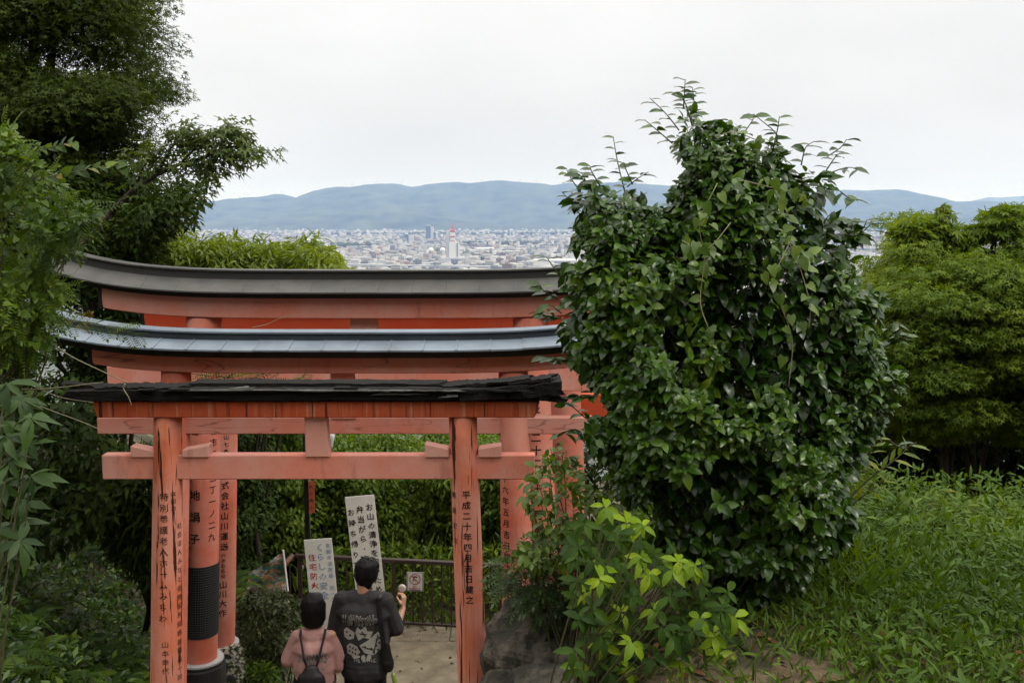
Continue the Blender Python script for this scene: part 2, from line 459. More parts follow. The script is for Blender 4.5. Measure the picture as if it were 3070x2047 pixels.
hill_sheet('hills', [(500,689),(700,680),(820,668),(930,648),(1010,640),(1100,630),(1180,636),(1290,644),(1400,660),(1500,672),(1620,676),(1800,670),(2000,672),(2400,668),(2560,655),(2700,652),(2850,668),(3200,684)], 8700, 9500, 10000, 21, rough=0.12)
hill_sheet('hills', [(2500,690),(2620,676),(2720,664),(2850,655),(2960,648),(3070,650),(3400,655),(3900,690)], 7600, 8300, 9000, 31, rough=0.12)

# pylons on the crest
M['steel'] = flat('pylon_steel', (0.30,0.31,0.32), 0.5, 0.5, metal=0.3)
def pylon(px, py, h=46):
    Y = 11750
    b0 = P(px, py, Y); b0.z -= 12
    t = thing('transmission_pylon', b0, 'tiny transmission pylon on the skyline of the blue hills', 'pylon', 'pylons along the hill crest')
    mb = MB()
    for sx in (-1, 1):
        mb.tube([b0+Vector((sx*5, 0, 0)), b0+Vector((sx*1, 0, h))], 0.9, 4)
    for k in range(5):
        z0 = h*k/5; z1 = h*(k+1)/5; w0 = 5-4*k/5; w1 = 5-4*(k+1)/5
        mb.tube([b0+Vector((-w0,0,z0)), b0+Vector((w1,0,z1))], 0.6, 3)
    mb.build('lattice', M['steel'], t)
    a = MB()
    for z in (0.68, 0.82, 0.95): a.tube([b0+Vector((-7,0,h*z)), b0+Vector((7,0,h*z))], 0.6, 4)
    a.build('cross_arm', M['steel'], t)
for px, py in ((719,597),(845,582),(963,575),(1055,557),(1130,551),(1205,553),(1443,545),(1558,547),(1608,550),(2757,599)):
    pylon(px, py)

# city
def citymat():
    m, N, L, b = new_mat('city_block_walls')
    a = N.new('ShaderNodeAttribute'); a.attribute_name = 'rnd'
    r = ramp(N, [(0.0,(0.289,0.289,0.281)),(0.22,(0.391,0.383,0.374)),(0.38,(0.238,0.234,0.230)),(0.50,(0.145,0.149,0.162)),(0.62,(0.281,0.246,0.212)),(0.72,(0.085,0.093,0.102)),(0.84,(0.340,0.340,0.340)),(0.93,(0.170,0.119,0.102)),(1.0,(0.55,0.55,0.54))])
    r.color_ramp.interpolation = 'CONSTANT'
    L.new(a.outputs['Fac'], r.inputs[0]); L.new(r.outputs[0], b.inputs['Base Color']); b.inputs['Roughness'].default_value = 0.85
    return m
M['city'] = citymat()
M['city_dark'] = flat('dark_window_band', (0.06,0.07,0.08), 0.3, 0.5)
crng = np.random.default_rng(21)
# sight wedges in which the plain is visible from the hill (with a margin for a step aside)
def city_points(n, y0, y1):
    u = crng.random(n)
    Y = 1/(1/y1 + u*(1/y0 - 1/y1))                   # even over the receding picture
    Y = np.where(crng.random(n) < 0.45, y0 + (y1-y0)*crng.random(n), Y)
    s = crng.uniform(-0.36, 0.50, n)
    return s*Y, Y
N_C = 19000
X, Yc = city_points(N_C, 1500, 9100)
keep = (vnoise(np.stack([X, Yc, 0*X], -1), 1/420., 5) > 0.20)
X, Yc = X[keep], Yc[keep]
W = crng.uniform(8, 24, len(X))*np.where(crng.random(len(X)) < 0.10, 2.6, 1.0)
D = crng.uniform(8, 20, len(X))
H = crng.uniform(5, 11, len(X))*np.where(crng.random(len(X)) < 0.13, 2.2, 1.0)
H = np.where(W > 30, np.minimum(H, 12), H)
A = crng.uniform(-0.25, 0.25, len(X))
size_px = W/Yc
inview = (Yc > 2400) & (((X/Yc > -0.325) & (X/Yc < 0.045)) | ((X/Yc > 0.345) & (X/Yc < 0.43)))
order = np.argsort(-(size_px*np.sqrt(H)*inview))
big = order[:240]; rest = order[240:]
BX = np.array([(-.5,-.5,0),(.5,-.5,0),(.5,.5,0),(-.5,.5,0),(-.5,-.5,1),(.5,-.5,1),(.5,.5,1),(-.5,.5,1)], float)
BF = np.array([(4,5,6,7),(0,1,5,4),(1,2,6,5),(2,3,7,6),(3,0,4,7)])
def boxes(ids):
    n = len(ids)
    V = np.broadcast_to(BX, (n, 8, 3)).copy()
    V[..., 0] *= W[ids, None]; V[..., 1] *= D[ids, None]; V[..., 2] *= H[ids, None]
    c, s = np.cos(A[ids])[:, None], np.sin(A[ids])[:, None]
    x, y = V[..., 0]*c - V[..., 1]*s, V[..., 0]*s + V[..., 1]*c
    V[..., 0] = x + X[ids, None]; V[..., 1] = y + Yc[ids, None]; V[..., 2] += PLAIN - 0.5
    Fb = (BF[None] + (np.arange(n)*8)[:, None, None]).reshape(-1, 4)
    return V.reshape(-1, 3), Fb, np.repeat(crng.random(n), 8)
V, Fb, rr_ = boxes(rest)
link('distant_city_blocks', nmesh('distant_city_blocks', V, Fb, M['city'], rnd=rr_), label='dense mass of small pale buildings filling the plain', cat='city', kind='stuff')

WALLS = [flat('building_wall_%s' % n, c, 0.85, 0.2) for n, c in (('white',(0.52,0.52,0.51)),('ivory',(0.40,0.39,0.36)),('grey',(0.24,0.24,0.25)),('beige',(0.33,0.29,0.25)),('slate',(0.12,0.13,0.15)),('brown',(0.19,0.14,0.12)))]
def building_mesh(w, d, h, wm, kind):
    me = bpy.data.meshes.new('city_building')
    mb = MB(); mb.box((-w/2,-d/2,-1), (w/2,d/2,h)); nb = len(mb.F)
    mb.box((-w*0.2,-d*0.15,h), (w*0.12,d*0.2,h+2.6))
    nr = len(mb.F)
    fl = max(1, int(h/3.4))
    for k in range(fl):
        z = 1.2 + k*(h-1)/fl
        mb.box((-w/2+1.0, -d/2-0.05, z), (w/2-1.0, -d/2+0.3, z+1.3))
    me.from_pydata(np.concatenate(mb.V).tolist(), [], mb.F); me.update()
    me.materials.append(wm); me.materials.append(M['city_dark'])
    me.polygons.foreach_set('material_index', [0]*nr + [1]*(len(mb.F)-nr))
    return me
BLAB = {0:'white', 1:'ivory', 2:'grey', 3:'beige', 4:'slate grey', 5:'brown'}
_cache = {}
for k, i in enumerate(big):
    wmi = int(crng.choice([0,0,0,1,1,2,3,4,5]))
    key = (int(W[i]/6), int(H[i]/4), wmi)
    if key not in _cache: _cache[key] = building_mesh(W[i], D[i], H[i], WALLS[wmi], 0)
    wide = 'long low' if W[i] > 30 else ('tall' if H[i] > 14 else 'small')
    o = link('city_building', _cache[key], label='%s %s building %s, %s' % (wide, BLAB[wmi], 'near the expressway' if Yc[i] < 3100 else ('in the middle of the plain' if Yc[i] < 4600 else 'near the foot of the hills'), 'right of the camellia' if X[i]/Yc[i] > .3 else ('left of the broadcast tower' if X[i]/Yc[i] < -.065 else 'right of the broadcast tower')), cat='building', group='buildings of the distant city')
    o.location = (X[i], Yc[i], PLAIN); o.rotation_euler[2] = A[i]

# belts of trees in the plain
def tree_belt(px0, px1, py, Y, hgt, n, seed, label):
    r = np.random.default_rng(seed)
    V = []; Fs = []; base = 0
    ico = bmesh.new(); bmesh.ops.create_icosphere(ico, subdivisions=1, radius=1)
    iv = np.array([v.co[:] for v in ico.verts]); jf = np.array([[v.index for v in f.verts] for f in ico.faces]); ico.free()
    for k in range(n):
        c = PA(r.uniform(px0, px1), py, Y)*1.0; c[1] = Y + r.uniform(-60, 60); c[2] = PLAIN
        s = r.uniform(0.6, 1.2)*hgt
        V.append(iv*np.array([s*1.0, s*1.0, s*0.75])*(1+0.25*(r.random((len(iv),1))-0.5)) + c + np.array([0,0,s*0.4])); Fs.append(jf+base); base += len(iv)
    link('riverside_trees', nmesh('riverside_trees', np.concatenate(V), np.concatenate(Fs), M['hills']), label=label, cat='trees', kind='stuff')
tree_belt(880, 1100, 740, 4400, 17, 70, 1, 'dark band of trees between the buildings of the plain')
tree_belt(1370, 1640, 733, 4750, 15, 70, 2, 'long thin green belt right of the red and white tower')
tree_belt(700, 960, 768, 3400, 12, 40, 3, 'green belt behind the bright bushes on the left')
tree_belt(1100, 1500, 762, 3550, 8, 40, 4, 'scattered trees around the foot of the tower')
tree_belt(1000, 1700, 700, 7000, 16, 120, 5, 'far strip of trees before the foot of the hills')

r_ = np.random.default_rng(77)
tv = []; tf = []; tbs = 0
ico = bmesh.new(); bmesh.ops.create_icosphere(ico, subdivisions=1, radius=1)
iv = np.array([v.co[:] for v in ico.verts]); jf = np.array([[v.index for v in f.verts] for f in ico.faces]); ico.free()
for k in range(900):
    x_, y_ = city_points(1, 2400, 8800); c_ = np.array([x_[0], y_[0], PLAIN+3.0]); s_ = r_.uniform(5, 11)
    tv.append(iv*np.array([s_*r_.uniform(1,2.6), s_, s_*.8])+c_); tf.append(jf+tbs); tbs += len(iv)
link('city_trees', nmesh('city_trees', np.concatenate(tv), np.concatenate(tf), M['hills']), label='countless small dark trees scattered between the city roofs', cat='trees', kind='stuff')
# viaduct
M['viaduct'] = flat('viaduct_concrete', (0.40,0.41,0.43), 0.8, 0.2)
vd = thing('elevated_expressway', (-350, 2560, PLAIN), 'grey elevated expressway on piers crossing the near edge of the city', 'viaduct')
vx0, vx1 = P(990, 790, 2600).x, P(1900, 790, 2480).x
def vy(x): return 2620 - (x - vx0)*0.25
mb = MB()
pts = [(x, vy(x)) for x in np.linspace(vx0-900, vx1, 30)]
for z0, z1, w, nm in ((PLAIN+11, PLAIN+13.6, 9, 'deck'), (PLAIN+13.6, PLAIN+15.0, 9.4, 'parapet')):
    mb = MB()
    V = []; Fv = []
    for x, y in pts: V += [(x, y-w, z0), (x, y-w, z1), (x, y+w, z1), (x, y+w, z0)]
    for i in range(len(pts)-1):
        for k in range(4): Fv.append((i*4+k, i*4+(k+1) % 4, i*4+4+(k+1) % 4, i*4+4+k))
    mb.add(V, Fv).build(nm, M['viaduct'], vd)
for x in np.arange(vx0-900, vx1, 42):
    MB().box((x-2, vy(x)-2.5, PLAIN-1), (x+2, vy(x)+2.5, PLAIN+8.5)).box((x-2.4, vy(x)-8, PLAIN+8.5), (x+2.4, vy(x)+8, PLAIN+11)).build('pier', M['viaduct'], vd)

# broadcasting tower block
M['tower_white'] = flat('tower_white_paint', (0.56,0.56,0.55), 0.7, 0.3)
M['tower_grey'] = flat('tower_grey_panel', (0.36,0.37,0.40), 0.7, 0.3)
M['tower_red'] = flat('tower_red_paint', (0.55,0.05,0.05), 0.6, 0.3)
TY = 2880.0; tu = TY/FPX
tb = P(1357, 772, TY)
tw = thing('broadcast_tower_building', (tb.x, TY, PLAIN), 'white slab tower with red and white banded antenna mast', 'tower')
def tx(px): return P(px, 700, TY).x
def tz(py): return P(1357, py, TY).z
MB().box((tx(1322), TY-25, PLAIN), (tx(1389), TY+40, tz(772))).build('podium', M['tower_grey'], tw)
MB().box((tx(1347), TY-14, tz(772)), (tx(1366), TY+14, tz(724))).build('central_slab', M['tower_white'], tw)
MB().box((tx(1338), TY-10, tz(772)), (tx(1347), TY+16, tz(697))).build('side_slab', M['tower_grey'], tw)
sl = MB().box((tx(1366)+.2, TY-10, tz(772)), (tx(1376), TY+16, tz(726))).build('side_slab', M['tower_white'], tw)
for k in range(9):
    z = tz(769 - k*4.6)
    MB().box((tx(1369), TY-10.4, z), (tx(1374), TY-9.6, z+2.4)).build('window', M['city_dark'], sl)
yy = 724
for (a, b_, mt) in ((724,720,'tower_red'),(720,711,'tower_white'),(711,706,'tower_red'),(706,696,'tower_white'),(696,687.5,'tower_red')):
    MB().box((tx(1350), TY-8, tz(a)), (tx(1364), TY+8, tz(b_))).build('mast_band', M[mt], tw)
MB().tube([Vector((tx(1356.5), TY, tz(688))), Vector((tx(1356.5), TY, tz(669)))], [1.6, 0.8], 6).build('spire', M['tower_red'], tw)
for a in (691, 708, 722):
    MB().box((tx(1348), TY-11, tz(a)), (tx(1366), TY+11, tz(a)+1.2)).build('balcony_ring', M['tower_white'], tw)
# office towers
M['glass_blue'] = flat('blue_grey_glass_facade', (0.10,0.13,0.17), 0.3, 0.5, 0.15, 0.05)
M['office_pale'] = flat('pale_office_facade', (0.42,0.43,0.43), 0.7, 0.3)
def office(px0, px1, py0, Y, label, split=0.6):
    x0, x1, z1 = P(px0, py0, Y).x, P(px1, py0, Y).x, P(px0, py0, Y).z
    t = thing('office_tower', ((x0+x1)/2, Y, PLAIN), label, 'office tower')
    xm = x0 + (x1-x0)*split
    b1 = MB().box((x0, Y-15, PLAIN), (xm, Y+15, z1)).build('wall', M['glass_blue'], t)
    MB().box((xm+0.3, Y-12, PLAIN), (x1, Y+15, z1-4)).build('wall', M['office_pale'], t)
    for k in range(9):
        z = PLAIN + (z1-PLAIN)*(k+1)/10
        MB().box((x0+1, Y-15.5, z), (xm-1, Y-14.8, z+1.2)).build('window_band', M['city_dark'], b1)
    MB().box((x0+2, Y-8, z1), (xm-2, Y+8, z1+4)).build('roof_plant', M['office_pale'], t)
office(1277, 1299, 677, 5500, 'tallest slate blue office tower left of the red and white mast', 0.66)
office(1302, 1311, 697, 5500, 'slim dark office block just right of the slate blue tower', 0.5)
office(1213, 1240, 703, 5100, 'wide dark teal office block left of the slate blue tower', 0.45)
office(1522, 1532, 690, 6500, 'lone grey tower block on the right near the foot of the hills', 0.6)
# spherical gas holders
for px, lab in ((1292, 'white spherical gas tank further left of the tower'), (1327, 'white spherical gas tank close beside the tower')):
    c = P(px, 748, 3650); t = thing('gas_holder', (c.x, c.y, PLAIN), lab, 'gas tank')
    prof = [(max(0.05, 10*math.sin(a)), -10*math.cos(a)) for a in np.linspace(0, math.pi, 13)]
    MB().lathe(prof, (c.x, c.y, PLAIN+13), 18).build('sphere', M['tower_white'], t, True)
    for k in range(6):
        a = k*math.pi/3; q = Vector((c.x+9*math.cos(a), c.y+9*math.sin(a), PLAIN))
        MB().tube([q, q+Vector((0,0,13))], 0.6, 5).build('leg', M['steel'], t)
# warehouse with a pale roof at the right edge of the view
def shed(px0, px1, py0, py1, Y, label, red=False):
    x0, x1 = P(px0, py0, Y).x, P(px1, py0, Y).x; z1 = P(px0, py0, Y).z
    t = thing('warehouse', ((x0+x1)/2, Y, PLAIN), label, 'warehouse')
    MB().box((x0, Y-20, PLAIN), (x1, Y+30, z1-2)).build('wall', M['tower_white'], t)
    MB().add([(x0,Y-21,z1-2),(x1,Y-21,z1-2),(x1,Y+5,z1+1.5),(x0,Y+5,z1+1.5),(x0,Y+31,z1-2),(x1,Y+31,z1-2)], [(0,1,2,3),(3,2,5,4)]).build('roof', M['tower_red'] if red else WALLS[0], t)
shed(1600, 1735, 778, 800, 2700, 'long white warehouse beside the right end of the expressway')
shed(1430, 1480, 743, 752, 3900, 'white shed standing right of the red and white tower')
shed(905, 965, 718, 730, 4900, 'broad white block on the left above the bright bushes')

# ------------------------------------------------------------------ air
hz = MB().box((-14000, -700, PLAIN-4.5), (15000, 20500, 430)).mesh('haze')
hm = bpy.data.materials.new('haze_air'); hm.use_nodes = True
hN, hL = hm.node_tree.nodes, hm.node_tree.links; hN.clear()
ho = hN.new('ShaderNodeOutputMaterial'); hv = hN.new('ShaderNodeVolumePrincipled')
hv.inputs['Color'].default_value = (0.36, 0.55, 1.0, 1)
hv.inputs['Absorption Color'].default_value = (1, 1, 1, 1)
hv.inputs['Density'].default_value = 0.000074
hv.inputs['Anisotropy'].default_value = 0.35
hL.new(hv.outputs[0], ho.inputs['Volume'])
hz.materials.append(hm)
link('haze', hz, label='thin blue air between the hill and the mountains', cat='haze', kind='stuff')

# ------------------------------------------------------------------ lettering
_glyph = {}
def glyph(ch, off=0.0):
    k = (ch, round(off, 4))
    if k not in _glyph:
        c = bpy.data.curves.new('glyph', 'FONT'); c.body = ch; c.size = 1.0; c.resolution_u = 1; c.offset = off
        o = bpy.data.objects.new('glyph', c); COL.objects.link(o)
        me = bpy.data.meshes.new_from_object(o)
        bm = bmesh.new(); bm.from_mesh(me)
        bmesh.ops.triangulate(bm, faces=bm.faces)
        for _ in range(2):
            ed = [e for e in bm.edges if e.calc_length() > 0.30]
            if ed: bmesh.ops.subdivide_edges(bm, edges=ed, cuts=1)
        bmesh.ops.triangulate(bm, faces=bm.faces)
        bm.verts.index_update()
        V = np.array([v.co[:2] for v in bm.verts]) if len(bm.verts) else np.zeros((0, 2))
        Fg = [tuple(v.index for v in f.verts) for f in bm.faces]
        bm.free(); bpy.data.meshes.remove(me); bpy.data.objects.remove(o); bpy.data.curves.remove(c)
        if len(V):
            cjk = ord(ch) > 0x2000
            if cjk: V = V - np.array([0.5, 0.34])
            else: V = V - np.array([(V[:,0].min()+V[:,0].max())/2, 0.34])
        _glyph[k] = (V, Fg)
    return _glyph[k]

class Post:
    """leaning round post; axis given by photograph pixels, everything at depth Y"""
    def __init__(s, Y, xa, ya, xb, yb, ra, rb):
        s.Y = Y; s.d = (xa, ya, xb, yb, ra, rb)
    def ax(s, py):
        xa, ya, xb, yb, ra, rb = s.d; t = (py-ya)/(yb-ya)
        p = P(xa+(xb-xa)*t, py, s.Y); r = (ra+(rb-ra)*t)/FPX*s.Y
        return p, r
    def at_z(s, z):
        # invert Z -> py by bisection
        lo, hi = 300.0, 4200.0
        for _ in range(40):
            m = (lo+hi)/2
            if Z(m, s.Y) > z: lo = m
            else: hi = m
        return s.ax((lo+hi)/2)
    def mesh(s, ztop, zbot, n=28, seg=14, rough=0.0):
        mb = MB(); V = []; Fp = []
        for i in range(seg+1):
            z = zbot + (ztop-zbot)*i/seg
            p, r = s.at_z(z)
            for k in range(n):
                a = 2*math.pi*k/n
                q = r*(1 + rough*(mnoise.noise(Vector((3*math.cos(a), 3*math.sin(a), z*1.2)))))
                V.append((p.x+q*math.cos(a), p.y+q*math.sin(a), z))
        for i in range(seg):
            for k in range(n):
                Fp.append((i*n+k, i*n+(k+1) % n, (i+1)*n+(k+1) % n, (i+1)*n+k))
        Fp.append(tuple(range(n))[::-1]); Fp.append(tuple(seg*n+k for k in range(n)))
        return mb.add(V, Fp)

def post_text(post, text, px, y0, y1, size, mat, parent, off=0.012, skip=0.0, wide=1.0):
    """vertical column of characters wrapped round a post; px = column centre (photo pixel) at y0..y1"""
    mb = MB(); n = len(text)
    for i, ch in enumerate(text):
        if ch in ' 　': continue
        py = y0 + (y1-y0)*(i/(max(1, n-1)))
        p, r = post.ax(py)
        xp = px[0] + (px[1]-px[0])*(i/max(1, n-1)) if hasattr(px, '__len__') else px
        xc = CX + p.x/ (post.Y) * FPX / 1.0
        t = post.Y/(CP + (CY-py)/FPX*SP)
        dx = (xp-CX)/FPX*t - p.x
        a0 = math.asin(max(-0.95, min(0.95, dx/r)))
        s = size/FPX*post.Y
        V, Fg = glyph(ch, off)
        if not len(V): continue
        face = math.atan2(-p.y, -p.x)            # towards the camera
        ang = face + a0 + V[:, 0]*s*wide/r*1.0
        zz = p.z + V[:, 1]*s
        rr_ = r + 0.0025
        W_ = np.stack([p.x + rr_*np.cos(ang), p.y + rr_*np.sin(ang), zz], -1)
        MB().add(W_, Fg).build('character', mat, parent)

def flat_text(text, c, right, up, size, mat, parent, pitch=None, vertical=True, off=0.012, name='lettering', lift=0.004):
    """characters on a flat board; c = centre of the first one"""
    c = Vector(c); right = Vector(right).normalized(); up = Vector(up).normalized(); nrm = right.cross(up)
    mb = MB()
    pitch = pitch or size*1.08
    for i, ch in enumerate(text):
        if ch in ' 　': continue
        o = c - up*pitch*i if vertical else c + right*pitch*i
        V, Fg = glyph(ch, off)
        if len(V): MB().add([o + right*v[0]*size + up*v[1]*size + nrm*lift for v in V], Fg).build('character', mat, parent)

# ------------------------------------------------------------------ torii gates
def extrude_x(name, prof, x0, x1, mat, parent, lift=None, n=24, endskew=0.0, **kw):
    """profile [(y,z)...] swept along x, raised by lift(x); endskew slants both ends outwards with height"""
    zs = [q[1] for q in prof]; zm, zM = min(zs), max(zs)
    V = []; m = len(prof)
    for i in range(n+1):
        t = i/n; x = x0 + (x1-x0)*t
        l = lift(x) if lift else 0
        sk = 0
        for (y, z) in prof:
            k = (z-zm)/max(1e-6, zM-zm)
            xx = x + (endskew*k*(2*t-1) if endskew else 0)
            V.append((xx, y, z+l))
    Fp = []
    for i in range(n):
        for k in range(m):
            Fp.append((i*m+k, (i+1)*m+k, (i+1)*m+(k+1) % m, i*m+(k+1) % m))
    Fp.append(tuple(range(m))); Fp.append(tuple(n*m+k for k in range(m))[::-1])
    me = MB().add(V, Fp).mesh(name, mat)
    bm = bmesh.new(); bm.from_mesh(me); bmesh.ops.recalc_face_normals(bm, faces=bm.faces); bm.to_mesh(me); bm.free()
    return link(name, me, parent, **kw)

def make_gate(Y, label, posts, nuki, shimaki, gaku, roof, zbase, mats, wedges=False, collar=None, nthick=0.10):
    """Y depth; nuki/shimaki = (x0,x1,ytop,ybot) pixels; roof = (ridge_y, ridge_face_y, slope_bot_y, black_bot_y, x_tip, lift_px, mat_roof, mat_ridge) or None"""
    cx = (P(shimaki[0], 1000, Y).x + P(shimaki[1], 1000, Y).x)/2
    g = thing('torii_gate', (cx, Y, zbase), label, 'torii gate', 'red torii gates over the steps')
    rpost = posts[0].ax(1500)[1]
    Yf = Y - nthick/2
    # shimaki (lintel) -------------------------------------------------
    sth = rpost*1.05
    Ys = Y - sth
    zt, zb = Z(shimaki[2], Ys), Z(shimaki[3], Ys)
    x0, x1 = P(shimaki[0], 1100, Ys).x, P(shimaki[1], 1100, Ys).x
    half = (x1-x0)/2
    lf = (lambda x: 0.0)
    if roof:
        tipx = P(roof[4], 900, Y).x
        R = cx - tipx
        LP = roof[5]/FPX*Y
        lf = lambda x: LP*min(1.3, abs(x-cx)/R)**4.6
    o = extrude_x('lintel', [(Y-sth, zb), (Y-sth, zt), (Y+sth, zt), (Y+sth, zb)], x0, x1, mats['shimaki'], g, lf, 30, 0.03)
    bevel(o, 0.006, 1)
    if roof:
        MB()
        for sx, xx in ((-1, x0), (1, x1)):       # black painted end grain
            e = extrude_x('end_cap', [(Y-sth-0.003, zb-0.003), (Y-sth-0.003, zt), (Y+sth+0.003, zt), (Y+sth+0.003, zb-0.003)], xx+sx*(0.004)-0.0+(0.0 if sx > 0 else -0.03), xx+sx*0.004+(0.03 if sx > 0 else 0.0), M['black_wood'], g, lambda x: lf(xx), 1)
    # posts -------------------------------------------------------------
    pobjs = []
    for pst in posts:
        ptop = zb + 0.001
        o = pst.mesh(ptop, zbase - 0.25, 32, 16, 0.02).build('post', mats['post'], g, True)
        pobjs.append(o)
        if collar:
            pa, ra = pst.ax(collar[0]); rc = collar[1]/FPX*Y
            c0 = (pa.x, pa.y, 0)
            h = pa.z
            co = MB().lathe([(rc*1.03, zbase-0.2), (rc*1.03, h-0.05), (rc, h-0.035), (rc, h-0.012)], c0, 32).build('footing', M['collar'], g)
            MB().lathe([(rc*0.96, h-0.011), (rc*0.95, h+0.004)], c0, 32).build('footing_top', M['concrete'], co)
    # nuki (tie beam) ----------------------------------------------------
    zt2, zb2 = Z(nuki[2], Yf), Z(nuki[3], Yf)
    n0, n1 = P(nuki[0], 1300, Yf).x, P(nuki[1], 1300, Yf).x
    o = extrude_x('tie_beam', [(Yf, zb2), (Yf, zt2), (Yf+nthick, zt2), (Yf+nthick, zb2)], n0, n1, mats['nuki'], g, None, 8)
    bevel(o, 0.006, 1)
    if gaku:
        gx0, gx1 = P(gaku[0], 1200, Yf).x, P(gaku[1], 1200, Yf).x
        o = MB().add([(gx0,Yf-0.012,zt2-0.01),(gx1+0.012,Yf-0.012,zt2-0.01),(gx1,Yf-0.012,zb-0.0),(gx0,Yf-0.012,zb),(gx0,Yf+0.06,zt2-0.01),(gx1+0.012,Yf+0.06,zt2-0.01),(gx1,Yf+0.06,zb),(gx0,Yf+0.06,zb)],
                     [(0,1,2,3),(5,4,7,6),(1,5,6,2),(4,0,3,7),(3,2,6,7),(4,5,1,0)]).build('centre_strut', mats['gaku'], g)
        bevel(o, 0.005, 1)
    if wedges:
        for (ax0, ay0, ax1, ay1) in wedges:
            w0, w1 = P(ax0, 1350, Yf).x, P(ax1, 1350, Yf).x
            za, zc = Z(ay0, Yf), Z(ay1, Yf)
            o = MB().add([(w0,Yf-0.014,zt2-0.012),(w1,Yf-0.014,zt2-0.012),(w1,Yf-0.014,zc),(w0,Yf-0.014,za),(w0,Yf+0.08,zt2-0.012),(w1,Yf+0.08,zt2-0.012),(w1,Yf+0.08,zc),(w0,Yf+0.08,za)],
                     [(0,1,2,3),(5,4,7,6),(1,5,6,2),(4,0,3,7),(3,2,6,7),(4,5,1,0)]).build('wedge', mats['gaku'], g)
            bevel(o, 0.005, 1)
    if roof:
        ry, rfy, sby, bby, tip, lp, m_roof, m_ridge = roof
        Yr = Y                                    # ridge centre depth
        ov = 0.27                                 # eave reaches this far to the front
        zr, zrf = Z(ry, Yr-0.06), Z(rfy, Yr-0.075)
        zs, zk = Z(sby, Yr-ov), Z(bby, Yr-ov+0.06)
        rx0, rx1 = cx-R, cx+R
        # kasagi: the black timber that carries the sheet metal
        extrude_x('top_rail', [(Yr-ov+0.05, zt+0.002), (Yr-ov+0.03, zs-0.012), (Yr-0.05, zrf-0.012), (Yr+0.05, zrf-0.012), (Yr+ov-0.03, zs-0.012), (Yr+ov-0.05, zt+0.002)],
                  rx0+0.16, rx1-0.16, M['black_wood'], g, lf, 40, 0.12)
        # sheet metal panels, front and back
        npan = 19; pw = (rx1-rx0-0.10)/npan
        for k in range(npan):
            a0 = rx0+0.05 + k*pw; a1 = a0 + pw - (0.004 if m_roof is M['roof_blue'] else 0.0015)
            dz = random.uniform(-0.0025, 0.0025)*(1 if m_roof is M['roof_blue'] else .3)
            for sgn in (-1, 1):
                fr = [(Yr+sgn*0.072, zrf+0.004+dz), (Yr+sgn*ov, zs+dz), (Yr+sgn*ov, zs-0.012+dz), (Yr+sgn*0.072, zrf-0.008+dz)]
                extrude_x('roof_panel', fr, a0, a1, m_roof, g, lf, 3)
            # small lip where each sheet hooks over the next
            if m_roof is M['roof_blue']: extrude_x('roof_panel', [(Yr-0.075, zrf+0.0062), (Yr-ov-0.002, zs+0.0025), (Yr-ov-0.002, zs-0.010), (Yr-0.075, zrf-0.004)], a1-0.010, a1+0.003, m_roof, g, lf, 1)
        extrude_x('ridge_board', [(Yr-0.078, zrf), (Yr-0.078, zr-0.012), (Yr+0.078, zr-0.012), (Yr+0.078, zrf)], rx0+0.02, rx1-0.02, m_ridge, g, lf, 48, 0.06)
        o = extrude_x('ridge_cap', [(Yr-0.095, zr-0.012), (Yr-0.095, zr), (Yr+0.095, zr), (Yr+0.095, zr-0.012)], rx0-0.04, rx1+0.04, m_roof, g, lf, 48, 0.01)
    return g, pobjs

# gate 1: small, its roof rotted away ------------------------------------------
Y1 = 6.0
g1L = Post(Y1, 503, 1255, 501, 2047, 41.5, 51.0); g1R = Post(Y1, 1388, 1255, 1417, 2047, 43.0, 46.0)
m1 = dict(shimaki=M['paint_g1s'], post=M['paint_g1'], nuki=M['paint_beam'], gaku=M['paint_pale'])
G1, p1 = make_gate(Y1, 'nearest small torii gate with rotten black top timber and cracked posts', [g1L, g1R], (300, 1604, 1364, 1437), (282, 1604, 1204, 1252), (912, 979), None,
               float(path_z(Y1)), m1, wedges=[(393, 1335, 466, 1350), (546, 1348, 627, 1333), (1274, 1329, 1346, 1344), (1434, 1343, 1503, 1333)], nthick=0.085)
p1[0].data.materials[0] = M['paint_g1L']
post_text(g1L, '特別養護老人ホームみちわ', (492, 489), 1478, 1835, 27, M['ink_worn'], p1[0], 0.004)
post_text(g1L, '山本幸代', (495, 496), 1912, 1990, 22, M['ink_worn'], p1[0], 0.0)
post_text(g1L, '吹田市', (518, 519), 1472, 1515, 17, M['ink_worn'], p1[0], 0.004)
post_text(g1L, '社会法人みなと会施設長総務部職員一同', (535, 536), 1570, 2020, 20, M['ink_worn'], p1[0], 0.002)
post_text(g1R, '平成二十年四月吉日建之', (1397, 1408), 1472, 1782, 27, M['ink'], p1[1], 0.014)
post_text(g1R, '開設記念', (1361, 1367), 1476, 1612, 20, M['ink'], p1[1], 0.006)

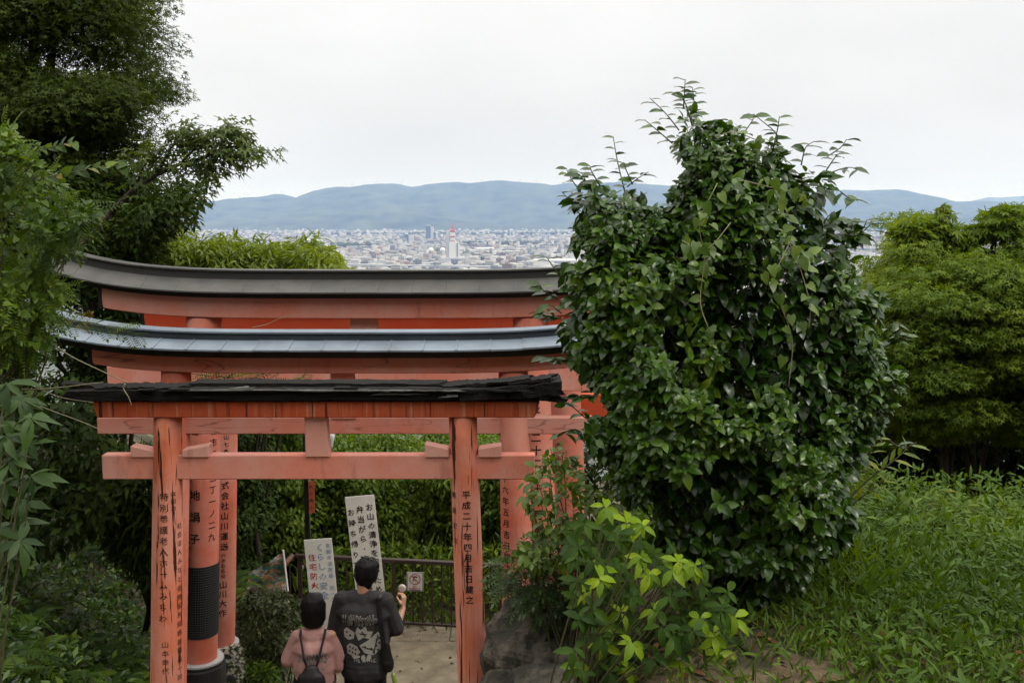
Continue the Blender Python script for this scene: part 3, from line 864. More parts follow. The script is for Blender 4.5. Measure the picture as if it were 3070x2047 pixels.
def ragged_plank(x0, x1, ya, yb, za0, zb0, za1, zb1, mat, seed, parent, name='rotten_plank', amp=0.012, n=26):
    """splintered timber: section (ya..yb) x (z bottom..z top) interpolated from end 0 to end 1"""
    V = []; Fp = []; m = 8
    for i in range(n+1):
        t = i/n; x = x0+(x1-x0)*t
        zb_ = za0+(za1-za0)*t; zt_ = zb0+(zb1-zb0)*t
        ring = [(ya, zb_), ((ya+yb)/2, zb_), (yb, zb_), (yb, (zb_+zt_)/2), (yb, zt_), ((ya+yb)/2, zt_), (ya, zt_), (ya, (zb_+zt_)/2)]
        for k, (y, z) in enumerate(ring):
            q = mnoise.noise(Vector((x*6+seed, k*1.7, seed*3.1)))*amp + mnoise.noise(Vector((x*22+seed, k*2.3, seed)))*amp*0.6 + mnoise.noise(Vector((x*70+seed, k*3.1, seed)))*amp*0.35
            xe = (random.uniform(-0.05, 0.05) if i in (0, n) else 0)
            V.append((x+xe, y+q*0.7, z+q))
    for i in range(n):
        for k in range(m): Fp.append((i*m+k, (i+1)*m+k, (i+1)*m+(k+1) % m, i*m+(k+1) % m))
    Fp.append(tuple(range(m))); Fp.append(tuple(n*m+k for k in range(m))[::-1])
    me = MB().add(V, Fp).mesh(name, mat)
    bm = bmesh.new(); bm.from_mesh(me); bmesh.ops.recalc_face_normals(bm, faces=bm.faces); bm.to_mesh(me); bm.free()
    return link(name, me, parent)
def plank_px(px0, px1, top0, bot0, top1, bot1, ya, yb, mat, seed, amp=0.012, n=26):
    amp *= 1.0; n = int(n*1.8)
    ragged_plank(P(px0, 1170, ya).x, P(px1, 1170, ya).x, ya, yb, Z(bot0, ya), Z(top0, ya), Z(bot1, ya), Z(top1, ya), mat, seed, G1, amp=amp, n=n)
plank_px(205, 1660, 1172, 1203, 1166, 1197, Y1-0.13, Y1+0.13, M['rotten'], 1, 0.010, 60)
plank_px(300, 575, 1163, 1178, 1160, 1176, Y1-0.10, Y1+0.08, M['rotten'], 2, 0.014)
plank_px(572, 1319, 1149, 1166, 1150, 1168, Y1-0.06, Y1+0.10, M['rotten'], 3, 0.005, 40)
plank_px(505, 1420, 1166, 1176, 1167, 1178, Y1-0.15, Y1-0.02, M['rotten'], 4, 0.006, 50)
plank_px(560, 1390, 1168, 1171.5, 1170, 1173.5, Y1-0.165, Y1-0.15, M['rotten_grey'], 5, 0.004, 50)
plank_px(1330, 1560, 1158, 1176, 1141, 1168, Y1-0.08, Y1+0.10, M['rotten'], 6, 0.010)
plank_px(1480, 1585, 1146, 1156, 1134, 1146, Y1-0.10, Y1+0.04, M['rotten'], 7, 0.008)
plank_px(1400, 1690, 1172, 1200, 1144, 1186, Y1-0.14, Y1+0.11, M['rotten'], 8, 0.012, 30)
plank_px(1540, 1655, 1150, 1160, 1130, 1142, Y1-0.12, Y1+0.02, M['rotten'], 9, 0.009)
plank_px(1610, 1696, 1190, 1200, 1196, 1211, Y1-0.12, Y1-0.04, M['rotten'], 10, 0.006)
plank_px(195, 380, 1150, 1160, 1164, 1176, Y1-0.05, Y1+0.05, M['rotten'], 11, 0.014)
plank_px(1130, 1260, 1179, 1184, 1180, 1183, Y1-0.145, Y1-0.125, M['rotten_grey'], 12, 0.004)

for k_ in range(7):
    x_ = random.uniform(240, 1600); l_ = random.uniform(25, 120); y_ = random.uniform(1150, 1192)
    plank_px(x_, x_+l_, y_, y_+random.uniform(2.5,6), y_+random.uniform(-3,3), y_+random.uniform(3,7), Y1-0.15-random.uniform(0,.02), Y1-0.12, M['rotten_grey'] if random.random() < .35 else M['rotten'], 20+k_, 0.004, 8)
# gate 2: blue-grey sheet roof ---------------------------------------------------
Y2 = 7.2
g2L = Post(Y2, 528, 1130, 519, 1640, 44, 46); g2R = Post(Y2, 1539, 1130, 1550, 1690, 45, 48.5)
m2 = dict(shimaki=M['paint_grain'], post=M['paint_post'], nuki=M['paint_grain'], gaku=M['paint_grain'])
G2, p2 = make_gate(Y2, 'second torii gate with a curved blue grey sheet metal roof', [g2L, g2R], (292, 1778, 1252, 1301), (279, 1790, 1068, 1120), (993, 1062),
               (994, 1021, 1050, 1070, 80, 88, M['roof_blue'], M['ridge_blue']), float(path_z(Y2))-0.05, m2)
post_text(g2R, '平成十六年五月吉日建之', (1512, 1522), 1360, 1690, 26, M['ink'], p2[1], 0.010)

# gate 3: tall grey roof, posts on black footings ---------------------------------
Y3 = 8.35
g3L = Post(Y3, 608, 1300, 600, 2000, 52, 51.5); g3R = Post(Y3, 1605, 1310, 1620, 1640, 52, 52)
m3 = dict(shimaki=M['paint_beam'], post=M['paint_post'], nuki=M['paint_beam'], gaku=M['paint_pale'])
G3, p3 = make_gate(Y3, 'third and tallest torii gate with a dark grey curved metal roof', [g3L, g3R], (330, 1860, 1098, 1172), (318, 1880, 893, 955), (1055, 1135),
               (810, 839, 877, 897, 146, 84, M['roof_grey'], M['ridge_grey']), -4.35, m3, collar=(1972, 75))
post_text(g3L, '京都府惠地絹子', (588, 584), 1215, 1600, 34, M['ink'], p3[0], 0.016)
post_text(g3L, '八幡市男山三丁一ノ二九', (640, 633), 1250, 1600, 26, M['ink'], p3[0], 0.010)
post_text(g3R, '平成二十二年十一月吉日建之', (1605, 1618), 1225, 1680, 32, M['ink'], p3[1], 0.014)
# black netting wrapped round its left post: a sleeve of woven strands
def netting(post, y0, y1, parent):
    mb = MB(); n = 44
    pa, ra = post.ax(y0); pb, rb = post.ax(y1)
    V = []; Fp = []
    for j in range(2):
        p, r = (pa, ra) if j == 0 else (pb, rb)
        for k in range(n):
            a = 2*math.pi*k/n; V.append((p.x+(r+0.004)*math.cos(a), p.y+(r+0.004)*math.sin(a), p.z))
    for k in range(n): Fp.append((k, n+k, n+(k+1) % n, (k+1) % n))
    mb.add(V, Fp)
    sl = mb.build('netting_sleeve', M['net'], parent, True)
    st = MB()
    for k in range(0, n):
        a = 2*math.pi*k/n
        st.tube([(pa.x+(ra+0.006)*math.cos(a), pa.y+(ra+0.006)*math.sin(a), pa.z), (pb.x+(rb+0.006)*math.cos(a), pb.y+(rb+0.006)*math.sin(a), pb.z)], 0.0028, 4, False)
    rows_ = 30
    for j in range(rows_+1):
        t = j/rows_; p = pa.lerp(pb, t); r = ra+(rb-ra)*t+0.007
        st.tube([(p.x+r*math.cos(2*math.pi*k/24), p.y+r*math.sin(2*math.pi*k/24), p.z) for k in range(25)], 0.0028, 4, False)
    st.build('netting_strands', flat('net_strand', (0.03,0.032,0.03), 0.5, 0.4), sl)
netting(g3L, 1684, 1895, p3[0])

# gate 4 -----------------------------------------------------------------------------
Y4 = 9.6
g4L = Post(Y4, 665, 1300, 658, 1900, 47, 47); g4R = Post(Y4, 1700, 1300, 1716, 1640, 48, 48)
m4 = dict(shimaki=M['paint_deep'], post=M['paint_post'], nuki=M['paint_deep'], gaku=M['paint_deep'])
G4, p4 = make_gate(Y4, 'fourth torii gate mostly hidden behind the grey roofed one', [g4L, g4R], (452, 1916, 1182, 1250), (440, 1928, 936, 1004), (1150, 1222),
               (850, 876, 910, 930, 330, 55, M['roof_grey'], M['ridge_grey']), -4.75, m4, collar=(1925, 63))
post_text(g4L, '京都市東山区東山七条', (680, 677), 1150, 1345, 17, M['ink'], p4[0], 0.008)
post_text(g4L, '株式会社山川運送', (675, 671), 1415, 1625, 25, M['ink'], p4[0], 0.012)
post_text(g4L, '代表取締役', (669, 668), 1652, 1712, 14, M['ink'], p4[0], 0.004)
post_text(g4L, '山川大作', (668, 666), 1738, 1822, 25, M['ink'], p4[0], 0.012)
post_text(g4R, '平成十二年十二月吉日', (1672, 1684), 1290, 1640, 22, M['ink'], p4[1], 0.008)
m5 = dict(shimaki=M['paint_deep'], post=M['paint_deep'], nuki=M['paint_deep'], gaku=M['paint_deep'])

# ------------------------------------------------------------------ railing
M['rail'] = flat('brown_painted_steel', (0.045,0.026,0.022), 0.45, 0.5, 0.25, 12, 0.05)
M['rail_rust'] = flat('faded_brown_steel', (0.16,0.085,0.06), 0.6, 0.4, 0.3, 12)
RZ = -4.72
rl0 = Vector((P(886, 1690, 13.45).x, 13.45, 0)); rl1 = Vector((2.2, 12.75, 0))
fence = thing('steel_railing', (-1.5, 13.3, -5.78), 'brown steel railing with upright bars along the landing', 'railing')
d = (rl1-rl0).normalized(); Lr = (rl1-rl0).length
side = Vector((-d.y, d.x, 0))
def rail_bar(z0, z1, w, name, mat):
    a, b_ = rl0-side*w, rl1-side*w; c, e_ = rl1+side*w, rl0+side*w
    V = [(q.x, q.y, z) for z in (z0, z1) for q in (a, b_, c, e_)]
    o = MB().add(V, [(3,2,1,0),(4,5,6,7),(0,1,5,4),(1,2,6,5),(2,3,7,6),(3,0,4,7)]).build(name, mat, fence); bevel(o, 0.006, 1)
rail_bar(RZ-0.055, RZ, 0.035, 'top_rail', M['rail'])
rail_bar(-5.66, -5.62, 0.018, 'bottom_rail', M['rail'])
nb = int(Lr/0.135)
for k in range(nb+1):
    q = rl0 + d*(0.06+k*0.135)
    if k % 11 == 10 or k == 0:
        MB().box((q.x-0.026, q.y-0.026, -5.80), (q.x+0.026, q.y+0.026, RZ-0.056)).build('post', M['rail'], fence)
    else:
        MB().box((q.x-0.012, q.y-0.012, -5.621), (q.x+0.012, q.y+0.012, RZ-0.056)).build('baluster', M['rail'], fence)
# second run turning away down the hill
f2 = thing('sloping_railing', (rl0.x-0.5, 13.6, -5.9), 'reddish brown railing sloping down left behind the painted banner', 'railing')
s0 = Vector((rl0.x-0.03, 13.45, RZ-0.01)); s1 = Vector((rl0.x-0.30, 13.2, RZ-0.30)); s2 = Vector((rl0.x-1.3, 12.9, RZ-0.75))
MB().tube([s0, s1, s2], 0.038, 6).build('top_rail', M['rail_rust'], f2)
for t in np.linspace(0.05, 0.95, 10):
    q = s0.lerp(s1, min(1, t*3.2)) if t < 0.31 else s1.lerp(s2, (t-0.31)/0.69)
    MB().tube([q-Vector((0,0,0.03)), Vector((q.x, q.y, q.z-0.95))], 0.011, 5).build('baluster', M['rail'], f2)

# ------------------------------------------------------------------ signs
M['sign_white'] = flat('weathered_white_board', (0.74,0.73,0.69), 0.55, 0.3, 0.14, 3.5, 0.05)
M['sign_side'] = flat('board_edge', (0.30,0.29,0.27), 0.8, 0.2)
M['blue_ink'] = flat('faded_blue_ink', (0.20,0.32,0.52), 0.6, 0.3, 0.2, 20)
M['red_ink'] = flat('faded_red_ink', (0.42,0.045,0.06), 0.6, 0.3, 0.2, 20)
def board(name, label, cat, tl, tr, Y, length, tilt_back=0.0, mat=None, thick=0.009):
    a, b_ = P(*tl, Y), P(*tr, Y)
    right = (b_-a); w = right.length; right.normalize()
    up = Vector((-right.z, 0.0, right.x)); up = (up + Vector((0, tilt_back, 0))).normalized()
    nrm = right.cross(up).normalized()            # towards the viewer (-Y)
    t = thing(name, a + right*w/2 - up*length, label, cat)
    c = [a, b_, b_-up*length, a-up*length]
    V = [p for p in c] + [p - nrm*thick for p in c]
    bd = MB().add(V, [(3,2,1,0),(4,5,6,7),(0,1,5,4),(1,2,6,5),(2,3,7,6),(3,0,4,7)]).build('board', mat or M['sign_white'], t)
    bevel(bd, 0.004, 1)
    return t, bd, a, right, up, w
t, bd, a, right, up, w = board('notice_board', 'tall leaning white board with three columns of black brush writing', 'sign', (1033, 1490), (1121, 1482), 13.0, 2.05)
# the board leans: shear its axis to the photograph's lean
def col(frac, top, text, sz, pitch, mat, off=0.016):
    flat_text(text, a + right*w*frac - up*top, right, up, sz, mat, bd, pitch, True, off)
col(0.80, 0.17, 'お山の清浄を保つためゴミ', 0.105, 0.128, M['ink'])
col(0.47, 0.19, '弁当がら・空かん等は', 0.105, 0.138, M['ink'])
col(0.16, 0.22, 'お持ち帰り下さい', 0.100, 0.148, M['ink'])
t2, bd2, a, right, up, w = board('fire_prevention_sign', 'white fire prevention board with red and blue vertical lettering', 'sign', (910, 1618), (994, 1612), 12.7, 1.65, 0.0)
def col2(frac, top, text, sz, pitch, mat, off=0.006):
    flat_text(text, a + right*w*frac - up*top, right, up, sz, mat, bd2, pitch, True, off)
col2(0.24, 0.25, '住宅防火', 0.105, 0.128, M['red_ink'], 0.006)
col2(0.55, 0.12, 'くらしの安全', 0.115, 0.132, M['blue_ink'])
col2(0.85, 0.10, '京都市消防局　統一スローガン', 0.066, 0.083, M['blue_ink'], 0.004)
# prohibition plate on the railing
t3, bd3, a, right, up, w = board('prohibition_sign', 'small white plate with a red crossed circle fixed to the railing', 'sign', (1219, 1714), (1270, 1715), 13.1, 0.272, 0.0, flat('plate_frame', (0.33,0.33,0.31), 0.5, 0.4), 0.012)
h3 = 0.272
fw = MB(); q = lambda fx, fy, l=0.003: a + right*w*fx - up*h3*fy + right.cross(up)*l
fw.add([q(.09,.95), q(.91,.95), q(.91,.05), q(.09,.05)], [(0,1,2,3)]); fp = fw.build('printed_face', flat('plate_face', (0.66,0.65,0.62), 0.5, 0.4), bd3)
mb = MB(); cc = q(.5, .36, .006); R_ = w*0.33; n = 40
V = []; Fp = []
for k in range(n):
    an = 2*math.pi*k/n
    for r_ in (R_, R_*0.84): V.append(cc + right*math.cos(an)*r_ + up*math.sin(an)*r_)
for k in range(n): Fp.append((2*k, 2*((k+1) % n), 2*((k+1) % n)+1, 2*k+1))
mb.add(V, Fp)
dd = (right*1 - up*1).normalized(); pp = (right+up).normalized()
mb.add([cc+dd*R_*.9+pp*R_*.08, cc+dd*R_*.9-pp*R_*.08, cc-dd*R_*.9-pp*R_*.08, cc-dd*R_*.9+pp*R_*.08], [(0,1,2,3)])
mb.build('crossed_circle', M['red_ink'], fp)
mb = MB(); cc = q(.5, .36, .0045)
for (dx, dy, sx, sy) in ((0.0, 0.45, .38, .14), (0.28, 0.38, .16, .12), (-0.32, -0.2, .10, .34), (0.02, -0.25, .05, .28), (-.12, .05, .16, .1)):
    mb.add([cc+right*R_*(dx+sx*math.cos(an))+up*R_*(dy+sy*math.sin(an)) for an in np.linspace(0, 2*math.pi, 9)[:-1]], [tuple(range(8))])
mb.build('pictogram', M['ink'], fp)
flat_text('花火', q(.43, .74, 0), right, up, 0.030, M['red_ink'], fp, 0.032, False, 0.01, lift=0.006)
flat_text('持込禁止です', q(.20, .84, 0), right, up, 0.028, M['red_ink'], fp, 0.0265, False, 0.02, lift=0.006)
MB().add([q(.16,.935,.0055), q(.85,.935,.0055), q(.85,.905,.0055), q(.16,.905,.0055)], [(0,1,2,3)]).build('printed_bar', flat('dark_violet_print', (0.06,0.02,0.06)), fp)

# lamp post with a red plaque
M['pole'] = flat('galvanised_pole', (0.10,0.105,0.11), 0.45, 0.5, 0.2, 10, metal=0.4)
lp0 = P(926, 1700, 13.9)
lp = thing('lamp_post', (lp0.x, 13.9, -5.9), 'slim grey lamp post behind the white fire prevention board', 'lamp post')
lt = Z(1290, 13.9)
pt = MB().tube([(lp0.x, 13.9, -6.1), (lp0.x, 13.9, -2.0), (lp0.x+0.005, 13.9, lt)], [0.042, 0.040, 0.034], 12).build('pole', M['pole'], lp, True)
lx = P(991, 1310, 13.8).x
MB().tube([(lp0.x, 13.9, lt-0.06), (lp0.x+0.12, 13.87, lt+0.02), (lx, 13.82, lt+0.05), (lx, 13.8, lt+0.0)], 0.016, 8).build('arm', M['pole'], lp, True)
MB().lathe([(0.02, 0.10), (0.05, 0.085), (0.062, 0.02), (0.050, -0.02), (0.032, -0.10), (0.02, -0.16)], (lx, 13.8, lt-0.09), 20).build('lamp_shade', flat('pale_lamp_enamel', (0.55,0.55,0.53), 0.4, 0.5), lp, True)
pl0 = P(934, 1490, 13.84)
pq = thing('red_plaque', (pl0.x, 13.84, Z(1542, 13.84)), 'narrow red plaque with black writing hung on the lamp post', 'plaque')
za, zb_ = Z(1444, 13.84), Z(1540, 13.84)
bd4 = MB().add([(pl0.x-0.042,13.84,zb_),(pl0.x+0.036,13.84,zb_+0.02),(pl0.x+0.045,13.84,za+0.02),(pl0.x-0.038,13.84,za),(pl0.x-0.042,13.852,zb_),(pl0.x+0.036,13.852,zb_+0.02),(pl0.x+0.045,13.852,za+0.02),(pl0.x-0.038,13.852,za)],
     [(0,1,2,3),(7,6,5,4),(0,4,5,1),(1,5,6,2),(2,6,7,3),(3,7,4,0)]).build('board', flat('red_plaque_paint', (0.42,0.085,0.045), 0.5, 0.4, 0.2, 9), pq)
flat_text('火の用心', (pl0.x, 13.838, za-0.07), (1,0,0), (0,0,1), 0.055, M['ink_worn'], bd4, 0.10, True, 0.01)

# painted banner, crumpled, on a white pole
def bannermat():
    m, N, L, b = new_mat('painted_banner')
    tc = N.new('ShaderNodeTexCoord'); mp = N.new('ShaderNodeMapping'); mp.inputs['Rotation'].default_value = (0, 0.7, 0); mp.inputs['Scale'].default_value = (2.2, 2.2, 5.0)
    L.new(tc.outputs['Object'], mp.inputs[0])
    n = N.new('ShaderNodeTexNoise'); n.inputs['Scale'].default_value = 2.6; n.inputs['Detail'].default_value = 3.5; n.inputs['Distortion'].default_value = 0.8
    L.new(mp.outputs[0], n.inputs['Vector'])
    r = ramp(N, [(0.0,(0.03,0.08,0.07)),(0.38,(0.02,0.17,0.15)),(0.45,(0.10,0.14,0.06)),(0.50,(0.36,0.10,0.05)),(0.54,(0.40,0.36,0.28)),(0.60,(0.05,0.12,0.17)),(0.66,(0.45,0.42,0.36)),(0.72,(0.16,0.15,0.08))])
    L.new(n.outputs[0], r.inputs[0]); L.new(r.outputs[0], b.inputs['Base Color']); b.inputs['Roughness'].default_value = 0.5
    return m
bn = thing('painted_banner', P(800, 1800, 11.8), 'crumpled teal and orange painted banner sheet by the bushes', 'banner')
nu, nv = 26, 20
tl, tr, br, bl = [np.array(P(*c, 11.8)) for c in ((742, 1722), (850, 1655), (858, 1780), (742, 1808))]
U, Vv = np.meshgrid(np.linspace(0, 1, nu), np.linspace(0, 1, nv))
S = (tl*(1-U[..., None]) + tr*U[..., None])*(1-Vv[..., None]) + (bl*(1-U[..., None]) + br*U[..., None])*Vv[..., None]
wv = fbm(np.stack([U*3+Vv, Vv*3, 0*U], -1), 1.3, 9)-0.5
S[..., 1] += wv*0.16
S2 = S.copy(); S2[..., 1] += 0.006
ix = np.arange(nu*nv).reshape(nv, nu)
Fb = np.stack([ix[:-1,:-1], ix[1:,:-1], ix[1:,1:], ix[:-1,1:]], -1).reshape(-1, 4)
link('sheet', nmesh('sheet', np.concatenate([S.reshape(-1,3), S2.reshape(-1,3)]), np.concatenate([Fb, (Fb+nu*nv)[:, ::-1]]), bannermat(), True), bn)
MB().tube([P(849, 1648, 11.75), P(862, 1762, 11.75), P(872, 1860, 11.75)], 0.012, 8).build('pole', M['sign_white'], bn)

# ------------------------------------------------------------------ foliage tools
def leaf_shape(kind):
    """unit leaf: length 1 along +y, normal +z. returns verts, tris"""
    if kind == 'simple':
        V = [(0,0,0), (-0.24,0.45,0.06), (0,1,-0.08), (0.24,0.45,0.06)]; F = [(0,3,2),(0,2,1)]
    elif kind == 'narrow':
        V = [(0,0,0), (-0.11,0.40,0.03), (0,1,-0.14), (0.11,0.40,0.03)]; F = [(0,3,2),(0,2,1)]
    elif kind == 'lance':
        V = [(0,0,0),(-.10,.25,.03),(0,.28,0),(.10,.25,.03),(-.12,.6,.0),(0,.62,-.04),(.12,.6,.0),(0,1,-.16)]
        F = [(0,2,1),(0,3,2),(1,2,5),(1,5,4),(2,3,6),(2,6,5),(4,5,7),(5,6,7)]
    elif kind == 'ovate':
        V = [(0,0,0),(-.17,.16,.05),(0,.2,.0),(.17,.16,.05),(-.27,.44,.06),(0,.48,.0),(.27,.44,.06),(-.19,.74,.0),(0,.76,-.05),(.19,.74,.0),(0,1,-.16)]
        F = [(0,2,1),(0,3,2),(1,2,5),(1,5,4),(2,3,6),(2,6,5),(4,5,8),(4,8,7),(5,6,9),(5,9,8),(7,8,10),(8,9,10)]
    elif kind == 'heart':
        V = [(0,.05,0),(-.26,-.06,.04),(-.40,.20,.06),(-.28,.58,.02),(0,1,-.1),(.28,.58,.02),(.40,.20,.06),(.26,-.06,.04),(0,.5,0)]
        F = [(0,8,1),(1,8,2),(2,8,3),(3,8,4),(4,8,5),(5,8,6),(6,8,7),(7,8,0)]
    elif kind == 'palm':
        V = [(0,0,0)]; F = []
        for a, l in ((-1.9,.45),(-1.0,.72),(-0.35,.95),(0.35,.95),(1.0,.72),(1.9,.45)):
            s, c = math.sin(a), math.cos(a); w = 0.13
            i = len(V)
            V += [(s*l*.5-c*w*l, c*l*.5+s*w*l, .02), (s*l, c*l, -.12*l), (s*l*.5+c*w*l, c*l*.5-s*w*l, .02)]
            F += [(0,i+2,i+1),(0,i+1,i)]
    elif kind == 'star':
        V = [(0,.1,0)]; F = []
        for a, l in ((-1.75,.5),(-0.85,.8),(0,1.0),(0.85,.8),(1.75,.5)):
            s, c = math.sin(a), math.cos(a); w = 0.15; i = len(V)
            V += [(s*.18-c*w, .1+c*.18+s*w, .03), (s*l, c*l, -.14*l), (s*.18+c*w, .1+c*.18-s*w, .03)]
            F += [(i,i+2,i+1)]
    elif kind == 'pinnate':                        # whole compound leaf: rachis with leaflet pairs
        V = []; F = []
        for k in range(6):
            y = 0.18 + k*0.135
            for s in (-1, 1):
                i = len(V); l = 0.26*(1-0.05*k)
                V += [(0,y,-.10*y*y), (s*l*.45, y-.02+0.06, -.10*y*y+.015), (s*l, y+.10, -.10*y*y-.05), (s*l*.5, y+.12, -.10*y*y+.01)]
                F += [(i,i+1,i+2),(i,i+2,i+3)] if s > 0 else [(i,i+2,i+1),(i,i+3,i+2)]
        i = len(V); V += [(0,.9,-.09),(-.06,1.0,-.12),(0,1.18,-.18),(.06,1.0,-.12)]; F += [(i,i+3,i+2),(i,i+2,i+1)]
        i = len(V); V += [(-.008,0,0),(.008,0,0),(.005,1,-.11),(-.005,1,-.11)]; F += [(i,i+1,i+2),(i,i+2,i+3)]
    return np.array(V, float), np.array(F, int)

def unit(a): return a/np.maximum(np.linalg.norm(a, axis=-1, keepdims=True), 1e-9)

def frames(D, Nn):
    y = unit(D); z = Nn - (Nn*y).sum(-1, keepdims=True)*y
    z = unit(z); x = np.cross(y, z)
    return x, y, z

def scatter(kind, pos, D, Nn, size, rnd, wscale=1.0):
    LV, LF = leaf_shape(kind)
    x, y, z = frames(D, Nn); n = len(pos)
    s = np.asarray(size)[:, None, None]*np.ones((n, 1, 1))
    V = pos[:, None, :] + s*(LV[None, :, 0:1]*wscale*x[:, None] + LV[None, :, 1:2]*y[:, None] + LV[None, :, 2:3]*z[:, None])
    Fv = (LF[None] + (np.arange(n)*len(LV))[:, None, None]).reshape(-1, 3)
    return V.reshape(-1, 3), Fv, np.repeat(rnd, len(LV))

def joinleaves(parts):
    V = []; Fs = []; R = []; b = 0
    for v, f, r in parts:
        V.append(v); Fs.append(f+b); R.append(r); b += len(v)
    return np.concatenate(V), np.concatenate(Fs), np.concatenate(R)

def inpoly(px, py, poly):
    poly = np.asarray(poly, float); n = len(poly); c = np.zeros(px.shape, bool); j = n-1
    for i in range(n):
        xi, yi = poly[i]; xj, yj = poly[j]
        t = ((yi > py) != (yj > py)) & (px < (xj-xi)*(py-yi)/((yj-yi) if yj != yi else 1e-9) + xi)
        c ^= t; j = i
    return c

def nearest_edge(px, py, poly):
    poly = np.asarray(poly, float); best = np.full(px.shape, 1e9); bx = np.zeros_like(px); by = np.zeros_like(py)
    n = len(poly)
    for i in range(n):
        a, b = poly[i], poly[(i+1) % n]; d = b-a; L2 = (d*d).sum()+1e-9
        t = np.clip(((px-a[0])*d[0]+(py-a[1])*d[1])/L2, 0, 1)
        qx, qy = a[0]+t*d[0], a[1]+t*d[1]; dist = np.hypot(px-qx, py-qy)
        m = dist < best; best = np.where(m, dist, best); bx = np.where(m, qx, bx); by = np.where(m, qy, by)
    return best, bx, by

def puff(poly, Yc, depth, n, r, kpx=200, shell=0.7, back=True, inset=0, ragged=0, rfreq=1/70., rseed=3):
    """points filling a rounded crown whose outline from the path is poly (photo pixels), centred at depth Yc.
    returns positions, outward direction, fraction of the way to the front"""
    poly = np.asarray(poly, float)
    lo, hi = poly.min(0), poly.max(0)
    PXs = []; PYs = []; m = 0
    while m < n:
        a = r.uniform(lo[0], hi[0], n*2); b = r.uniform(lo[1], hi[1], n*2)
        k = inpoly(a, b, poly)
        if ragged:
            dd_ = nearest_edge(a, b, poly)[0]; k &= dd_ > inset + ragged*np.clip(fbm(np.stack([a, b, 0*a], -1), rfreq, rseed, 2)*2.6-.85, 0, 1)
        PXs.append(a[k]); PYs.append(b[k]); m += k.sum()
    px = np.concatenate(PXs)[:n]; py = np.concatenate(PYs)[:n]
    d, bx, by = nearest_edge(px, py, poly)
    h = np.sqrt(np.clip(1-(1-np.minimum(d/kpx, 1))**2, 0, 1))
    s = np.where(r.random(n) < shell, 1-np.abs(r.normal(0, 0.22, n)), r.uniform(-1 if back else -0.2, 1, n))
    Yv = Yc - depth*h*s
    # keep the real size: pixel is taken at the crown's own depth Yc, then shifted along y
    pos = PA(px, py, Yv)
    lat = np.stack([bx-px, np.zeros(n), -(by-py)], -1); lat = unit(lat)
    out = unit(lat*(1-h*np.abs(s))[:, None] + np.array([0,-1,0])*(h*s)[:, None] + r.normal(0, 0.15, (n, 3)))
    return pos, out, s, h

def gapmask(pos, freq, thr, seed, r, soft=0.15):
    v = fbm(pos, freq, seed, 2)
    return v > thr + r.uniform(-soft, soft, len(pos))

def crom(pts, m=6):
    pts = [Vector(p) for p in pts]; q = [pts[0]*2-pts[1]] + pts + [pts[-1]*2-pts[-2]]; out = []
    for i in range(1, len(q)-2):
        for k in range(m):
            t = k/m; a, b, c, e = q[i-1], q[i], q[i+1], q[i+2]
            out.append(0.5*((2*b)+(c-a)*t+(2*a-5*b+4*c-e)*t*t+(3*b-a-3*c+e)*t**3))
    return out + [pts[-1]]

def limb(mb, a, b, r0, r1, seed, wob=0.08, n=6):
    a = Vector(a); b = Vector(b); L = (b-a).length
    pts = []
    for i in range(n+1):
        t = i/n; q = a.lerp(b, t)
        w = wob*L*math.sin(t*math.pi)
        q += Vector((mnoise.noise(Vector((seed, t*2, 1.3))), mnoise.noise(Vector((seed, t*2, 5.1))), mnoise.noise(Vector((seed, t*2, 9.7)))+0.3))*w
        pts.append(q)
    mb.tube(pts, [r0+(r1-r0)*i/n for i in range(n+1)], 6)
    return pts

